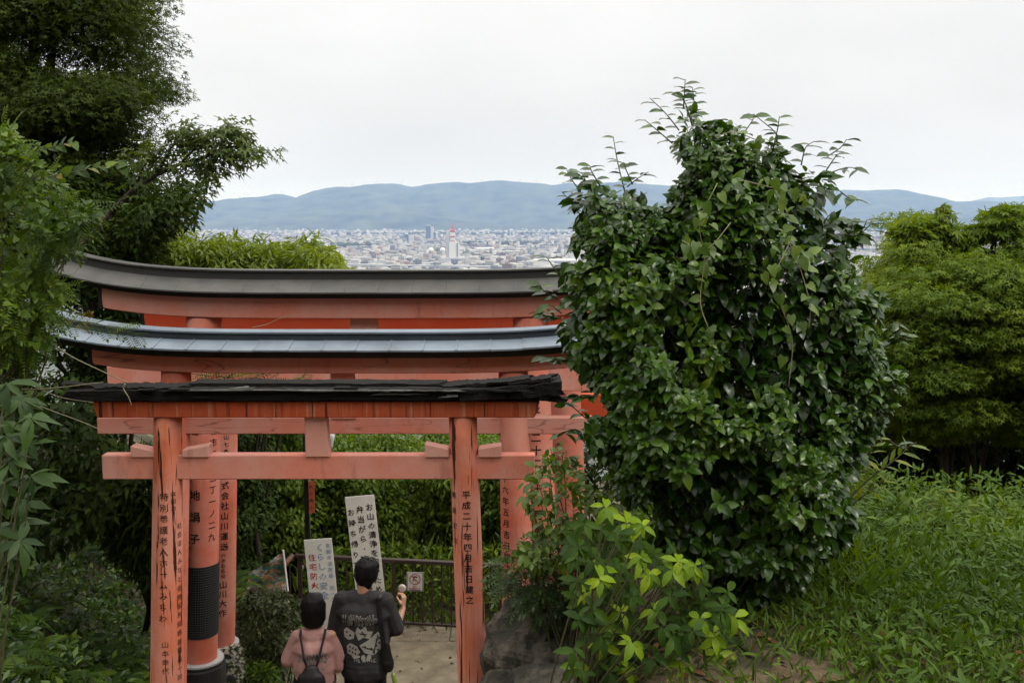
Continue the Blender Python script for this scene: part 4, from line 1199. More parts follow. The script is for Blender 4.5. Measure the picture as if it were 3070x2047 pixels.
def clump_tree(name, label, cat, base, clumps, leafkind, lsize, nleaf, mat, r, flatten=0.45, droop=0.35, up=1.0, trunk_r=0.14, group=None, fork=0.45, rough_dir=0.5, limbs=40, wscale=1.0, bark='bark', edge=0.0):
    """tree of leafy clumps: trunk, limbs to the clumps, leaves spread through each clump. clumps = array (x,y,z,radius)"""
    clumps = np.asarray(clumps, float)
    t = thing(name, base, label, cat, group)
    n = len(clumps)
    w = clumps[:, 3]**2; w = w/w.sum()
    ci = r.choice(n, nleaf, p=w)
    u = unit(r.normal(0, 1, (nleaf, 3))); rad = r.random(nleaf)**0.45
    off = u*rad[:, None]*clumps[ci, 3:4]; off[:, 2] *= flatten
    pos = clumps[ci, :3] + off
    ctr = clumps[:, :3].mean(0)
    D = off*np.array([1,1,0.4])/np.maximum(clumps[ci, 3:4], 1e-6) + r.normal(0, rough_dir, (nleaf, 3)) + np.array([0,0,-droop])
    Nn = np.array([0,0,up]) + 0.5*u + r.normal(0, 0.35, (nleaf, 3))
    rn = np.clip(0.5*vnoise(pos, 1.1, 4) + 0.5*r.random(nleaf), 0, 1)
    V, Fv, R = scatter(leafkind, pos, D, Nn, lsize*r.uniform(0.6, 1.25, nleaf), rn, wscale)
    link('crown', nmesh('crown', V, Fv, mat, rnd=R), t)
    b = Vector(base); top = Vector(ctr)
    mb = MB()
    fk = b.lerp(Vector((ctr[0], ctr[1], ctr[2])), fork)
    pts = limb(mb, b, fk, trunk_r, trunk_r*0.7, 3.3, 0.04, 8)
    idx = r.permutation(n)[:limbs]
    for k, i in enumerate(idx):
        a = pts[-1] if k % 3 else pts[int(r.integers(4, 8))]
        c = Vector(clumps[i, :3])
        mid = a.lerp(c, 0.5) + Vector((r.normal(0, .1), r.normal(0, .1), 0.12*(c-a).length))
        limb(mb, a, mid, trunk_r*0.32, trunk_r*0.18, k*1.7, 0.05, 4); q = limb(mb, mid, c, trunk_r*0.18, 0.006, k*2.9, 0.06, 5)
        for j in range(3):
            e = c + Vector(r.normal(0, 1, 3))*clumps[i, 3]*0.7; e.z = c.z + (e.z-c.z)*flatten
            limb(mb, q[-1-j], e, 0.009, 0.003, k+j*5.3, 0.05, 3)
    mb.build('trunk', M[bark], t, True)
    return t

def poly_clumps(poly, Yr, n, rad, r, kpx=120):
    """clump centres spread through a crown outlined by poly at depths Yr"""
    Yc, dep = (Yr[0]+Yr[1])/2, (Yr[1]-Yr[0])/2
    pos, out, s, h = puff(poly, Yc, dep, n, r, kpx, 0.45)
    R = r.uniform(rad[0], rad[1], n)
    return np.concatenate([pos, R[:, None]], 1)

LM = {}
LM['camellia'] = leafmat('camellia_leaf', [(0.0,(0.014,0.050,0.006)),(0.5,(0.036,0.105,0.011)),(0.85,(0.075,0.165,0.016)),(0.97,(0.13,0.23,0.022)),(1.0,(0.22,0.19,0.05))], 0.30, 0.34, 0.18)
LM['camellia_o'] = leafmat('camellia_leaf_near', [(0.0,(0.014,0.050,0.006)),(0.5,(0.036,0.105,0.011)),(0.85,(0.075,0.165,0.016)),(1.0,(0.13,0.23,0.022))], 0.30, 0.34, 0.18, True)
LM['vine'] = leafmat('vine_leaf', [(0.0,(0.060,0.14,0.022)),(1.0,(0.13,0.24,0.045))], 0.45, 0.4, 0.30)
LM['young_o'] = leafmat('young_green_leaf', [(0.0,(0.095,0.21,0.010)),(0.5,(0.16,0.30,0.013)),(1.0,(0.24,0.40,0.022))], 0.5, 0.22, 0.32, True)
LM['young_mid'] = leafmat('mid_green_leaf', [(0.0,(0.016,0.050,0.008)),(1.0,(0.045,0.110,0.012))], 0.55, 0.14, 0.30, True)
LM['young_dark_o'] = leafmat('old_green_leaf', [(0.0,(0.022,0.060,0.010)),(1.0,(0.050,0.115,0.016))], 0.55, 0.12, 0.25, True)
LM['young'] = leafmat('mixed_green_leaf', [(0.0,(0.020,0.052,0.015)),(0.7,(0.045,0.11,0.022)),(1.0,(0.11,0.21,0.030))], 0.42, 0.4, 0.25)
LM['dark_maple'] = leafmat('dark_maple_leaf', [(0.0,(0.020,0.045,0.008)),(0.6,(0.048,0.090,0.013)),(1.0,(0.11,0.15,0.022))], 0.6, 0.15, 0.30)
LM['maple'] = leafmat('maple_leaf', [(0.0,(0.046,0.105,0.014)),(0.5,(0.100,0.190,0.022)),(0.85,(0.165,0.265,0.030)),(1.0,(0.23,0.28,0.045))], 0.6, 0.15, 0.36)
LM['bright'] = leafmat('bright_willowy_leaf', [(0.0,(0.085,0.155,0.020)),(0.6,(0.16,0.26,0.035)),(1.0,(0.25,0.33,0.060))], 0.50, 0.35, 0.38)
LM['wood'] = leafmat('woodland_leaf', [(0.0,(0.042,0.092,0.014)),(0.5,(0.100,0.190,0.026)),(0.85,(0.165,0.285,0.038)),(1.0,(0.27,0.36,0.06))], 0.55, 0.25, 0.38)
LM['weed'] = leafmat('weed_leaf', [(0.0,(0.028,0.070,0.010)),(0.6,(0.065,0.145,0.018)),(1.0,(0.13,0.22,0.035))], 0.55, 0.2, 0.32)
LM['sprig'] = leafmat('sprig_leaf', [(0.0,(0.035,0.075,0.014)),(1.0,(0.085,0.145,0.024))], 0.5, 0.25, 0.34)
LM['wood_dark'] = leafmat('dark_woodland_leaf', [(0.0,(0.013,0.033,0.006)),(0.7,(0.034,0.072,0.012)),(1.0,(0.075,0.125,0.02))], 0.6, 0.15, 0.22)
LM['leftvine'] = leafmat('bright_climber_leaf', [(0.0,(0.018,0.050,0.008)),(0.5,(0.050,0.115,0.011)),(0.9,(0.115,0.215,0.018)),(1.0,(0.22,0.19,0.05))], 0.5, 0.25, 0.30)
LM['fern'] = leafmat('fern_frond', [(0.0,(0.022,0.058,0.008)),(0.6,(0.045,0.105,0.012)),(1.0,(0.085,0.16,0.016))], 0.6, 0.15, 0.30, True)
LM['lance_o'] = leafmat('long_glossy_leaf', [(0.0,(0.014,0.042,0.010)),(1.0,(0.038,0.090,0.020))], 0.45, 0.18, 0.18, True)
LM['grass'] = leafmat('grass_blade', [(0.0,(0.025,0.065,0.008)),(0.6,(0.065,0.145,0.013)),(0.95,(0.12,0.215,0.025)),(1.0,(0.26,0.22,0.11))], 0.55, 0.2, 0.30)

# ------------------------------------------------------------------ trees on the left
r = np.random.default_rng(101)
POLY_L = [(-200,-220),(440,-220),(420,60),(435,110),(400,160),(440,195),(430,230),(505,245),(512,300),(490,350),(480,400),(440,450),(400,500),(380,560),(400,700),(380,860),(250,830),(-200,900)]
cl = poly_clumps(POLY_L, (10.5, 15.5), 300, (0.32, 0.72), r, 200)
# leave the sky holes that show between the boughs
def hole(cl, px, py, rad):
    q = PA(np.full(len(cl), px), np.full(len(cl), py), cl[:, 1])
    d = np.hypot(cl[:, 0]-q[:, 0], (cl[:, 2]-q[:, 2])*1.7); return cl[d > rad]
for hx, hy, hr in ((225,205,0.34),(290,215,0.26),(90,160,0.22)): cl = hole(cl, hx, hy, hr)
clump_tree('large_maple_tree', 'huge dark leafy tree filling the upper left corner against the sky', 'tree', (-7.2, 13.5, -3.2), cl, 'star', 0.066, 150000, LM['dark_maple'], r, 0.42, 0.45, 1.0, 0.20, limbs=34)
# thin bough of a lighter maple that reaches out over the sky
def bough(name, label, base, stems, Yb, kind, ls, nl, mat, r, spread=.10):
    t = thing(name, base, label, 'tree'); mb = MB(); PP = []; DD = []
    for pts, r0, leaf0 in stems:
        W_ = [P(q[0], q[1], Yb + (q[2] if len(q) > 2 else 0)) for q in pts]
        mb.tube(W_, [r0*(1-.75*i/(len(W_)-1)) for i in range(len(W_))], 6)
        L_ = len(W_)-1
        for k in range(int(nl*leaf0)):
            u = r.uniform(.12, 1)*L_; i = min(L_-1, int(u)); p = np.array(W_[i].lerp(W_[i+1], u-i)); dr = unit(np.array(W_[i+1]-W_[i]))
            o = r.normal(0, spread, 3)*np.array([1, 1, .45]); PP.append(p+o); DD.append(dr*.5 + o/spread*.5 + r.normal(0, .3, 3) + np.array([0,0,-.7]))
    PP = np.array(PP); n = len(PP)
    V, Fv, R = scatter(kind, PP, np.array(DD), np.array([0,0,1.])+r.normal(0,.35,(n,3)), ls*r.uniform(.65,1.2,n), r.random(n))
    mb.tube([Vector(base), Vector(base).lerp(P(stems[0][0][0][0], stems[0][0][0][1], Yb), .55)+Vector((-.3,.2,.2)), P(stems[0][0][0][0], stems[0][0][0][1], Yb)], [.09, .06, .03], 8)
    mb.build('trunk', M['bark'], t, True); link('crown', nmesh('crown', V, Fv, mat, rnd=R), t)
bough('slender_maple_tree', 'slender tree whose thin leafy bough reaches right across the pale sky', (-6.3, 10.6, -3.0),
      [([(330,640),(400,570),(470,525),(540,492),(620,470),(660,452)], .028, .5), ([(540,492),(600,430),(660,400),(715,380)], .012, 1.2), ([(620,470),(680,440),(740,440),(790,462)], .011, 1.2), ([(470,525),(510,450),(545,400),(560,365)], .012, 1.2),
       ([(540,492),(590,500),(640,505),(670,510)], .010, .9), ([(400,570),(440,480),(470,430)], .012, 1.2), ([(660,400),(690,385),(735,415)], .008, .7), ([(600,430),(570,410),(530,410)], .008, .8), ([(660,452),(700,470),(735,470)], .008, .6)],
      9.4, 'star', .105, 95, LM['sprig'], r)
# mid-dark masses under the big crown, behind the roofs
cl = poly_clumps([(60,440),(380,540),(450,575),(540,560),(610,545),(640,560),(600,600),(570,640),(520,670),(450,720),(430,790),(460,900),(520,1180),(300,1320),(-60,1300),(-60,440)], (9.8, 12.8), 170, (0.16, 0.42), r, 140)
clump_tree('evergreen_tree', 'dark broadleaf tree behind the left ends of the gate roofs', 'tree', (-4.6, 11.8, -4.2), cl, 'simple', 0.085, 48000, LM['wood_dark'], r, 0.5, 0.45, 0.9, 0.10, limbs=16)
# bright willowy crown beyond the grey roof
cl = poly_clumps([(455,790),(470,735),(540,705),(600,690),(670,715),(690,745),(740,750),(800,765),(850,735),(905,730),(925,745),(960,735),(995,775),(1000,860),(900,960),(460,960)], (12.2, 14.8), 110, (0.16, 0.34), r, 50)
clump_tree('bright_willowy_tree', 'bright green narrow leaved tree top rising behind the grey roof', 'tree', (-3.6, 13.6, -5.8), cl, 'narrow', 0.13, 34000, LM['bright'], r, 0.85, 0.6, 0.6, 0.06, wscale=1.25, limbs=20)

# climber on the left edge
r = np.random.default_rng(102)
POLY_V = [(-120,380),(30,372),(70,450),(130,500),(200,560),(180,640),(260,600),(300,640),(230,720),(170,760),(120,800),(190,860),(160,930),(100,990),(180,1000),(120,1060),(-120,1120)]
pos, out, s, h = puff(POLY_V, 5.6, 0.6, 6800, r, 120, 0.5)
k = gapmask(pos, 3.5, 0.47, 8, r, .08); pos, out = pos[k], out[k]
n = len(pos)
D = out*0.6 + r.normal(0, .5, (n, 3)) + np.array([0,-.1,-.5]); Nn = np.array([0,-.35,1.0]) + r.normal(0, .4, (n, 3))
rn = np.clip(0.55*vnoise(pos, 2.2, 3)+0.45*r.random(n), 0, 1)
ka = r.random(n) < 0.22
pa = scatter('pinnate', pos[ka], D[ka], Nn[ka], r.uniform(.08, .15, ka.sum()), rn[ka])
pb = scatter('heart', pos[~ka], D[~ka], Nn[~ka], r.uniform(.03, .062, (~ka).sum()), rn[~ka])
cv = thing('climbing_vine', (-3.6, 5.3, -2.6), 'bright yellow green climber hanging over the left ends of the roofs', 'vine')
V, Fv, R = joinleaves([pa, pb]); link('foliage', nmesh('foliage', V, Fv, LM['leftvine'], rnd=R), cv, kind='stuff')
mb = MB()
for k in range(46):
    a = Vector((-3.4+r.uniform(-.4,.2), 5.4+r.uniform(-.2,.3), -2.2)); i = r.integers(len(pos))
    limb(mb, a, Vector(pos[i]), 0.010, 0.003, k*3.1, 0.12, 7)
mb.build('stem', M['twig'], cv, True)

# trailing sprays that cross the roofs, and dry stems
def spray(name, label, pts, Y, nl, size, mat, kind, r, stem=0.004, group=None, cat='vine', droop=0.4, stem_mat='twig', pair=True):
    W_ = [P(a, b, Y + (c if len(q) > 2 else 0)) for q in pts for a, b, c in [(q[0], q[1], q[2] if len(q) > 2 else 0)]]
    t = thing(name, W_[0], label, cat, group)
    W_ = crom(W_)
    mb = MB(); mb.tube(W_, [stem*(1-0.6*i/(len(W_)-1)) for i in range(len(W_))], 5); mb.build('stem', M[stem_mat], t, True)
    if nl:
        pos = []; D = []
        Wn = np.array(W_)
        seg = np.linalg.norm(np.diff(Wn, axis=0), axis=1); cum = np.concatenate([[0], np.cumsum(seg)])
        for k in range(nl):
            u = (k+0.5)/nl*cum[-1]; i = min(len(seg)-1, np.searchsorted(cum, u)-1); i = max(i, 0)
            f = (u-cum[i])/seg[i]; p = Wn[i]*(1-f)+Wn[i+1]*f; dr = unit(Wn[i+1]-Wn[i])
            sd_ = np.cross(dr, [0, -1, 0.3]); sd_ = unit(sd_)*(1 if k % 2 else -1)
            pos.append(p); D.append(dr*0.9 + sd_*0.8 + np.array([0,-.1,-droop*.6]) + r.normal(0, .2, 3))
        pos = np.array(pos); D = np.array(D); n = len(pos)
        V, Fv, R = scatter(kind, pos, D, np.array([0,-.5,.9])+r.normal(0, .3, (n,3)), size*r.uniform(.7, 1.2, n), r.random(n), 1.7 if kind == 'pinnate' else 1.0)
        link('foliage', nmesh('foliage', V, Fv, mat, rnd=R), t, kind='stuff')
    return t
spray('vine_spray', 'leafy vine spray lying across the left end of the blue roof', [(150,985),(230,965,-.05),(290,970,-.1),(340,985,-.1),(415,1005,-.1)], 6.75, 22, 0.11, LM['leftvine'], 'pinnate', r)
spray('vine_spray', 'vine spray with large pointed leaves reaching right under the big tree', [(60,560),(150,530),(230,515),(300,500),(375,500)], 5.4, 20, 0.062, LM['leftvine'], 'heart', r)
spray('vine_spray', 'upper vine spray with reddish tip on the far left', [(20,470),(90,460),(160,440),(225,425)], 5.6, 18, 0.058, LM['leftvine'], 'heart', r)
spray('vine_spray', 'row of small vine leaves between the blue roof and the rotten timber', [(575,1120),(640,1128,-.05),(720,1132,-.05),(790,1135,-.05),(815,1150)], 7.75, 30, 0.15, LM['leftvine'], 'pinnate', r)
spray('vine_spray', 'short leafy vine tip hanging before the pale tie beam', [(925,1110),(900,1135),(870,1150)], 7.75, 8, 0.12, LM['leftvine'], 'pinnate', r)
spray('dry_vine_stem', 'dry vine stem running down to the left end of the rotten timber', [(30,920),(100,985),(200,1060),(300,1110),(385,1148)], 5.7, 0, 0, None, '', r, 0.006, None, 'vine', stem_mat='dry_vine')
spray('dry_vine_stem', 'pale thin stem stretched level to the rotten timber', [(-20,1160),(90,1168),(190,1160),(270,1150),(310,1146)], 5.6, 0, 0, None, '', r, 0.005, None, 'vine', stem_mat='dry_vine')
spray('dry_vine_stem', 'thin slanting stem ending at the streaked red lintel', [(-20,1115),(80,1150),(180,1190),(280,1206)], 5.6, 0, 0, None, '', r, 0.004, None, 'vine', stem_mat='dry_vine')
spray('dry_vine_stem', 'lowest slanting stem crossing the dark leaves on the left', [(40,1180),(140,1225),(240,1262),(330,1300)], 5.5, 0, 0, None, '', r, 0.004, None, 'vine', stem_mat='dry_vine')
spray('dry_vine_stem', 'short curled stem hanging over the red streaked lintel', [(375,1150),(370,1165),(385,1190),(395,1217)], 5.8, 0, 0, None, '', r, 0.005, None, 'vine', stem_mat='dry_vine')
spray('dry_vine_stem', 'thin dry tendril rising across the dark red beam under the grey roof', [(755,982),(800,972),(850,950),(900,940)], 7.9, 0, 0, None, '', r, 0.003, None, 'vine', stem_mat='dry_vine')

# ------------------------------------------------------------------ whorled shrubs with leaves as single objects
def leaf_meshes(kind, mat, wsc, r, n=4):
    LV, LF = leaf_shape(kind); out = []
    for k in range(n):
        V = LV.copy(); V[:, 0] *= wsc*r.uniform(.9, 1.1); V[:, 2] = V[:, 2]*r.uniform(.5, 1.8) - 0.10*r.uniform(.2, 1.6)*V[:, 1]**2
        out.append(nmesh('leaf', V, LF, mat, True))
    return out

def leaf_objects(root, meshes, pos, D, Nn, size, r):
    x, y, z = frames(D, Nn)
    for i in range(len(pos)):
        o = bpy.data.objects.new('leaf', meshes[int(r.integers(len(meshes)))]); COL.objects.link(o)
        par(o, root); s = float(size[i])
        o.matrix_basis = Matrix(((x[i,0]*s, y[i,0]*s, z[i,0]*s, pos[i,0]), (x[i,1]*s, y[i,1]*s, z[i,1]*s, pos[i,1]), (x[i,2]*s, y[i,2]*s, z[i,2]*s, pos[i,2]), (0,0,0,1)))

def whorls(name, label, base, list_, Yr, nper, lsize, kind, mat, wsc, r, droop=0.35, face=0.6, cat='shrub', stem_r=0.006, mat2=None, share=.4):
    t = thing(name, base, label, cat)
    ms = leaf_meshes(kind, mat, wsc, r); ms2 = leaf_meshes(kind, mat2, wsc, r) if mat2 else None
    mb = MB(); PP = []; DD = []; NN = []; SS = []; BB = []
    for (px, py) in list_:
        bright = (mat2 is None) or r.random() < share
        Y = r.uniform(*Yr); c = np.array(P(px, py, Y)); n = int(r.integers(nper[0], nper[1]+1))
        ax = unit(np.array([r.normal(0, .25), -face, 0.8])); a0 = r.uniform(0, 6.28)
        u = unit(np.cross(ax, [1, 0.1, 0])); v = np.cross(ax, u)
        for k in range(n):
            a = a0 + k*2*math.pi/n + r.normal(0, .2)
            dr = u*math.cos(a)+v*math.sin(a)
            PP.append(c + r.normal(0, .004, 3)); DD.append(dr + ax*r.uniform(-.05, .35) + np.array([0,0,-droop])); NN.append(ax + r.normal(0, .2, 3)); SS.append(lsize*r.uniform(.65, 1.15)); BB.append(bright)
        b = np.array(base) + np.array([r.normal(0, .06), r.normal(0, .06), 0])
        limb(mb, Vector(b), Vector(c), stem_r, stem_r*0.4, px*0.01, 0.06, 5)
    PP, DD, NN, SS, BB = [np.array(q) for q in (PP, DD, NN, SS, BB)]
    leaf_objects(t, ms, PP[BB], DD[BB], NN[BB], SS[BB], r)
    if ms2 is not None: leaf_objects(t, ms2, PP[~BB], DD[~BB], NN[~BB], SS[~BB], r)
    mb.build('stem', M['twig'], t, True)
    return t

r = np.random.default_rng(103)
whorls('glossy_shrub', 'shrub with long drooping glossy leaves at the left edge of the picture', (-2.45, 4.3, -2.3), [(20,1150),(60,1200),(10,1260),(85,1330),(30,1380),(95,1250),(10,1450),(70,1500),(40,1570),(5,1650),(90,1430),(-40,1300),(-50,1500),(20,1310),(60,1620)],
       (4.15, 4.6), (7, 9), 0.135, 'lance', LM['lance_o'], 1.35, r, 0.5, 0.5)

# ------------------------------------------------------------------ camellia
r = np.random.default_rng(104)
dsp = [(1560,250),(1590,225),(1612,262),(1650,285),(1725,268),(1780,315),(1830,360),(1900,350),(1925,390),(1945,425),(1930,480),(1990,520),(2008,600),(2045,660),(2055,760),(2082,830),(2076,930),(2035,1000),(2055,1060),(2000,1120),(1990,1200),(1955,1260),(1900,1330),(1850,1395),(1750,1410),(1650,1380),(1560,1300),(1480,1230),(1430,1160),(1375,1130),(1335,1060),(1300,1000),(1345,940),(1335,880),(1285,830),(1268,740),(1250,700),(1272,640),(1268,590),(1302,560),(1298,470),(1310,430),(1350,410),(1400,395),(1440,400),(1480,430),(1512,420),(1522,340),(1500,300)]
POLY_C = [(a*1.3053, b*1.3053) for a, b in dsp]
YC = 4.95
cam_root = thing('camellia_bush', (1.05, 4.95, -2.05), 'big rounded dark glossy camellia bush right of the gates', 'bush')
tp, to, ts, th_ = puff(POLY_C, YC, 0.62, 3400, r, 300, 0.80, ragged=55, inset=16)
tp[:, 1] -= (fbm(tp, 3.2, 12, 2)-0.5)*0.45*th_
k = gapmask(tp, 3.4, 0.455, 14, r, 0.05) | (th_ < 0.25)
tp, to = tp[k], to[k]; nt = len(tp)
ax = unit(to + np.array([0, 0, .45]) + r.normal(0, .25, (nt, 3)))          # twig directions, tips lifted
pos = []; D = []; Nn = []; size = []
for i in range(nt):
    m_ = int(r.integers(5, 9)); a0 = r.uniform(0, 6.28); sc_ = r.uniform(.75, 1.15)
    u_ = unit(np.cross(ax[i], [.3, .2, 1.])); v_ = np.cross(ax[i], u_)
    for q in range(m_):
        a = a0 + q*2.4; f = q/m_                                            # lower leaves sit further back and spread wider
        ra = u_*math.cos(a) + v_*math.sin(a)
        pos.append(tp[i] - ax[i]*.075*f*sc_ + r.normal(0, .004, 3))
        D.append(ax[i]*(.75-.75*f) + ra*(.55+.6*f) + np.array([0, 0, -.28]) + r.normal(0, .15, 3))
        Nn.append(ax[i]*.9 + np.array([0, -.1, .65]) - ra*.15 + r.normal(0, .22, 3))
        size.append(.070*sc_*r.uniform(.55, 1.12)*(1-.25*(q < 2)))
pos, D, Nn, size = [np.array(q) for q in (pos, D, Nn, size)]
n = len(pos)
front = (-pos[:, 1])*1.0 + r.normal(0, 0.02, n)
order = np.argsort(-front); near = np.sort(order[:1800])[::6][:300]; rest = np.setdiff1d(order, near)
rn = np.clip(0.35*vnoise(pos, 2.5, 6)+0.65*r.random(n), 0, 1)
# leafy shoots standing clear of the crown
SH = [([(1570,250),(1572,215),(1574,182)],7),([(1560,300),(1530,262),(1492,225)],8),([(1545,330),(1510,300),(1480,275)],7),([(1590,290),(1575,240),(1560,215)],7),([(1435,440),(1418,370),(1408,312)],9),([(1360,440),(1345,415),(1335,395)],5),
      ([(1350,520),(1320,475),(1290,440)],8),([(1440,430),(1465,410),(1490,395)],5),([(1770,340),(1785,310),(1730,262)],5),([(1900,360),(1930,340),(1945,320)],6),([(1930,440),(1950,455),(1970,460)],5),([(1900,400),(1945,385),(1978,390)],5),
      ([(1960,560),(1985,520),(1990,505)],6),([(1620,330),(1640,295),(1650,275)],6),([(1690,330),(1720,290),(1735,265)],6),([(1840,380),(1850,340),(1870,325)],6),([(1290,640),(1262,600),(1255,590)],5),([(1290,720),(1262,700),(1245,720)],5),
      ([(2040,1010),(2075,1030),(2105,1015)],5),([(1345,960),(1310,930),(1290,925)],6),([(1360,1010),(1320,985),(1285,1000)],7),([(2030,760),(2060,740),(2075,760)],5)]
pl_ = np.array(dsp)
for k in range(22):                                  # more short shoots all along the upper outline
    i = int(r.integers(0, len(dsp))); a_, b_ = pl_[i], pl_[(i+1) % len(pl_)]; q = a_ + (b_-a_)*r.random()
    if q[1] > 1000: continue
    c_ = np.array([1640., 780.]); o_ = unit(q-c_); e_ = q + o_*r.uniform(8, 30) + np.array([r.normal(0,6), -r.uniform(6, 26)])
    SH.append(([tuple(q-o_*26), tuple(q+(e_-q)*.4), tuple(e_)], int(r.integers(5, 8))))
sp_pos = []; sp_D = []; tw = MB()
for pts, nl in SH:
    Yb = YC + r.uniform(-.35, .1)
    W_ = np.array([P(a*1.3053, b*1.3053, Yb) for a, b in pts])
    tw.tube(crom([Vector(q) for q in W_], 3), [0.0036-.0003*q_ for q_ in range(7)], 5)
    for q in range(nl):
        u = (q+0.6)/nl*2; i = min(1, int(u)); f = u-i
        p = W_[i]*(1-f)+W_[min(i+1, 2)]*f; dr = unit(W_[min(i+1,2)]-W_[i]); sgn = 1 if q % 2 else -1
        sp_pos.append(p); sp_D.append(dr*0.45 + np.array([sgn*0.9, r.normal(0, .45), -0.25]))
sp_pos = np.array(sp_pos); sp_D = np.array(sp_D); m = len(sp_pos)
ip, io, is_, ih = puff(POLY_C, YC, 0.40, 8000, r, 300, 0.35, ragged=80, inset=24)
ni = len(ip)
pI = scatter('ovate', ip, io*.7+r.normal(0,.5,(ni,3))+np.array([0,0,-.5]), np.array([0,-.2,.9])+r.normal(0,.35,(ni,3)), 0.085*r.uniform(.7,1.2,ni), r.random(ni)*.3)  # inner leaves held to dark tones: shade inside the bush put into their colour
pA = scatter('ovate', pos[rest], D[rest], Nn[rest], size[rest], rn[rest])
pB = scatter('ovate', sp_pos, sp_D, np.array([0,-.3,1.0])+r.normal(0,.3,(m,3)), 0.075*r.uniform(.7,1.15,m), r.random(m)*0.6)
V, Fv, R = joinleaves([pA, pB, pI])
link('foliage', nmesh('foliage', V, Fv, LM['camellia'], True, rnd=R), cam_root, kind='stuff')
leaf_objects(cam_root, leaf_meshes('ovate', LM['camellia_o'], 1.0, r), pos[near], D[near], Nn[near], size[near], r)
base = Vector((1.05, 5.0, -2.1)); tk_ = MB()
for k in range(5):
    a = base + Vector((r.normal(0, .06), r.normal(0, .08), 0)); q = pos[int(r.integers(n))]
    e = Vector((1.05+(q[0]-1.05)*.4, 5.05, -2.1+(q[2]+2.1)*.6))
    limb(tk_, a, e, 0.028, 0.008, k*4.4, 0.07, 8)
for k in range(260):
    i = int(r.integers(n)); q = Vector(pos[i]); b = Vector((1.05+(q.x-1.05)*0.72, 4.95+(q.y-4.95)*0.5, q.z-0.22))
    limb(tw, b, q, 0.006, 0.002, k*0.77, 0.05, 3)
tk_.build('trunk', M['bark'], cam_root, True); tw.build('twigs', M['twig'], cam_root, True, kind='stuff')

# heart-leaved vine on the camellia
mv = thing('heart_leaf_vine', (1.2, 4.4, -1.9), 'light green heart leaved vine twining over the camellia', 'vine')
vp = []; mb = MB()
for pts in ([(1650,440),(1640,520),(1632,600),(1630,690),(1650,760)], [(1560,560),(1600,580),(1650,560),(1665,500)], [(1790,460),(1800,540),(1760,640),(1800,700),(1790,800),(1800,900)], [(1700,400),(1760,430),(1830,420),(1880,470)], [(1790,560),(1840,600),(1870,680),(1850,760)], [(1620,330),(1680,300),(1735,330),(1790,330)]):
    Yb = 4.28 if pts[0][1] > 380 else 4.7
    W_ = [P(a*1.3053, b*1.3053, Yb+r.uniform(-.03,.03)) for a, b in pts]
    W_ = crom([q + Vector((r.normal(0,.02), r.normal(0,.02), r.normal(0,.02))) for q in W_], 4)
    mb.tube(W_, 0.0022, 5)
    for i in range(len(W_)-1):
        for f in (0.,):
            vp.append(np.array(W_[i].lerp(W_[i+1], f)) + r.normal(0, .025, 3))
vp = np.array(vp); m = len(vp)
x_ = r.normal(0, .5, (m, 3)) + np.array([0,-.2,-.7])
leaf_objects(mv, leaf_meshes('heart', leafmat('vine_leaf_near', [(0.0,(0.055,0.13,0.025)),(1.0,(0.12,0.22,0.045))], 0.45, 0.4, 0.3, True), 1.0, r), vp, x_, np.array([0,-.6,.7])+r.normal(0,.25,(m,3)), 0.058*r.uniform(.6,1.15,m), r)
mb.build('stem', M['dry_vine'], mv, True)

# ------------------------------------------------------------------ young shrub in front
r = np.random.default_rng(105)
WH = [(1475,1205),(1440,1200),(1390,1165),(1420,1225),(1540,1255),(1545,1310),(1560,1290),(1490,1320),(1455,1370),(1540,1370),(1600,1300),(1610,1420),(1370,1290),(1330,1255),(1380,1310),(1360,1395),(1330,1420),(1400,1440),(1425,1405),(1320,1490),(1330,1530),(1390,1480),(1450,1475),(1520,1440),(1545,1465),(1500,1510),(1590,1450),(1640,1460),(1660,1400),(1650,1500),(1580,1530),(1690,1420),(1440,1530),(1350,1360),(1470,1280),(1350,1420),(1380,1460),(1340,1540),(1400,1545),(1470,1560),(1530,1550),(1620,1555),(1690,1540),(1380,1330),(1500,1400),(1560,1500),(1440,1330)]
WH = [(a*1.3053, b*1.3053) for a, b in WH]
whorls('young_leaf_shrub', 'low shrub with whorls of bright yellow green leaves beside the rock', (0.15, 4.35, -2.55), WH, (3.95, 4.25), (4, 6), 0.084, 'ovate', LM['young_o'], 0.80, r, 0.45, 0.75, mat2=LM['young_mid'], share=.5)
WD = [(r.uniform(1590, 2240), r.uniform(1560, 2030)) for _ in range(130)]
WD = [q for q in WD if inpoly(np.array([q[0]]), np.array([q[1]]), [(1740,1500),(1900,1540),(2200,1760),(2280,1960),(2180,2040),(1720,2040),(1700,1800)])[0]]
whorls('dark_leaf_shrub', 'darker green shrub tangled behind the bright whorled leaves', (0.45, 4.7, -2.5), WD, (4.2, 4.6), (4, 6), 0.082, 'ovate', LM['young_dark_o'], 0.8, r, 0.4, 0.6)
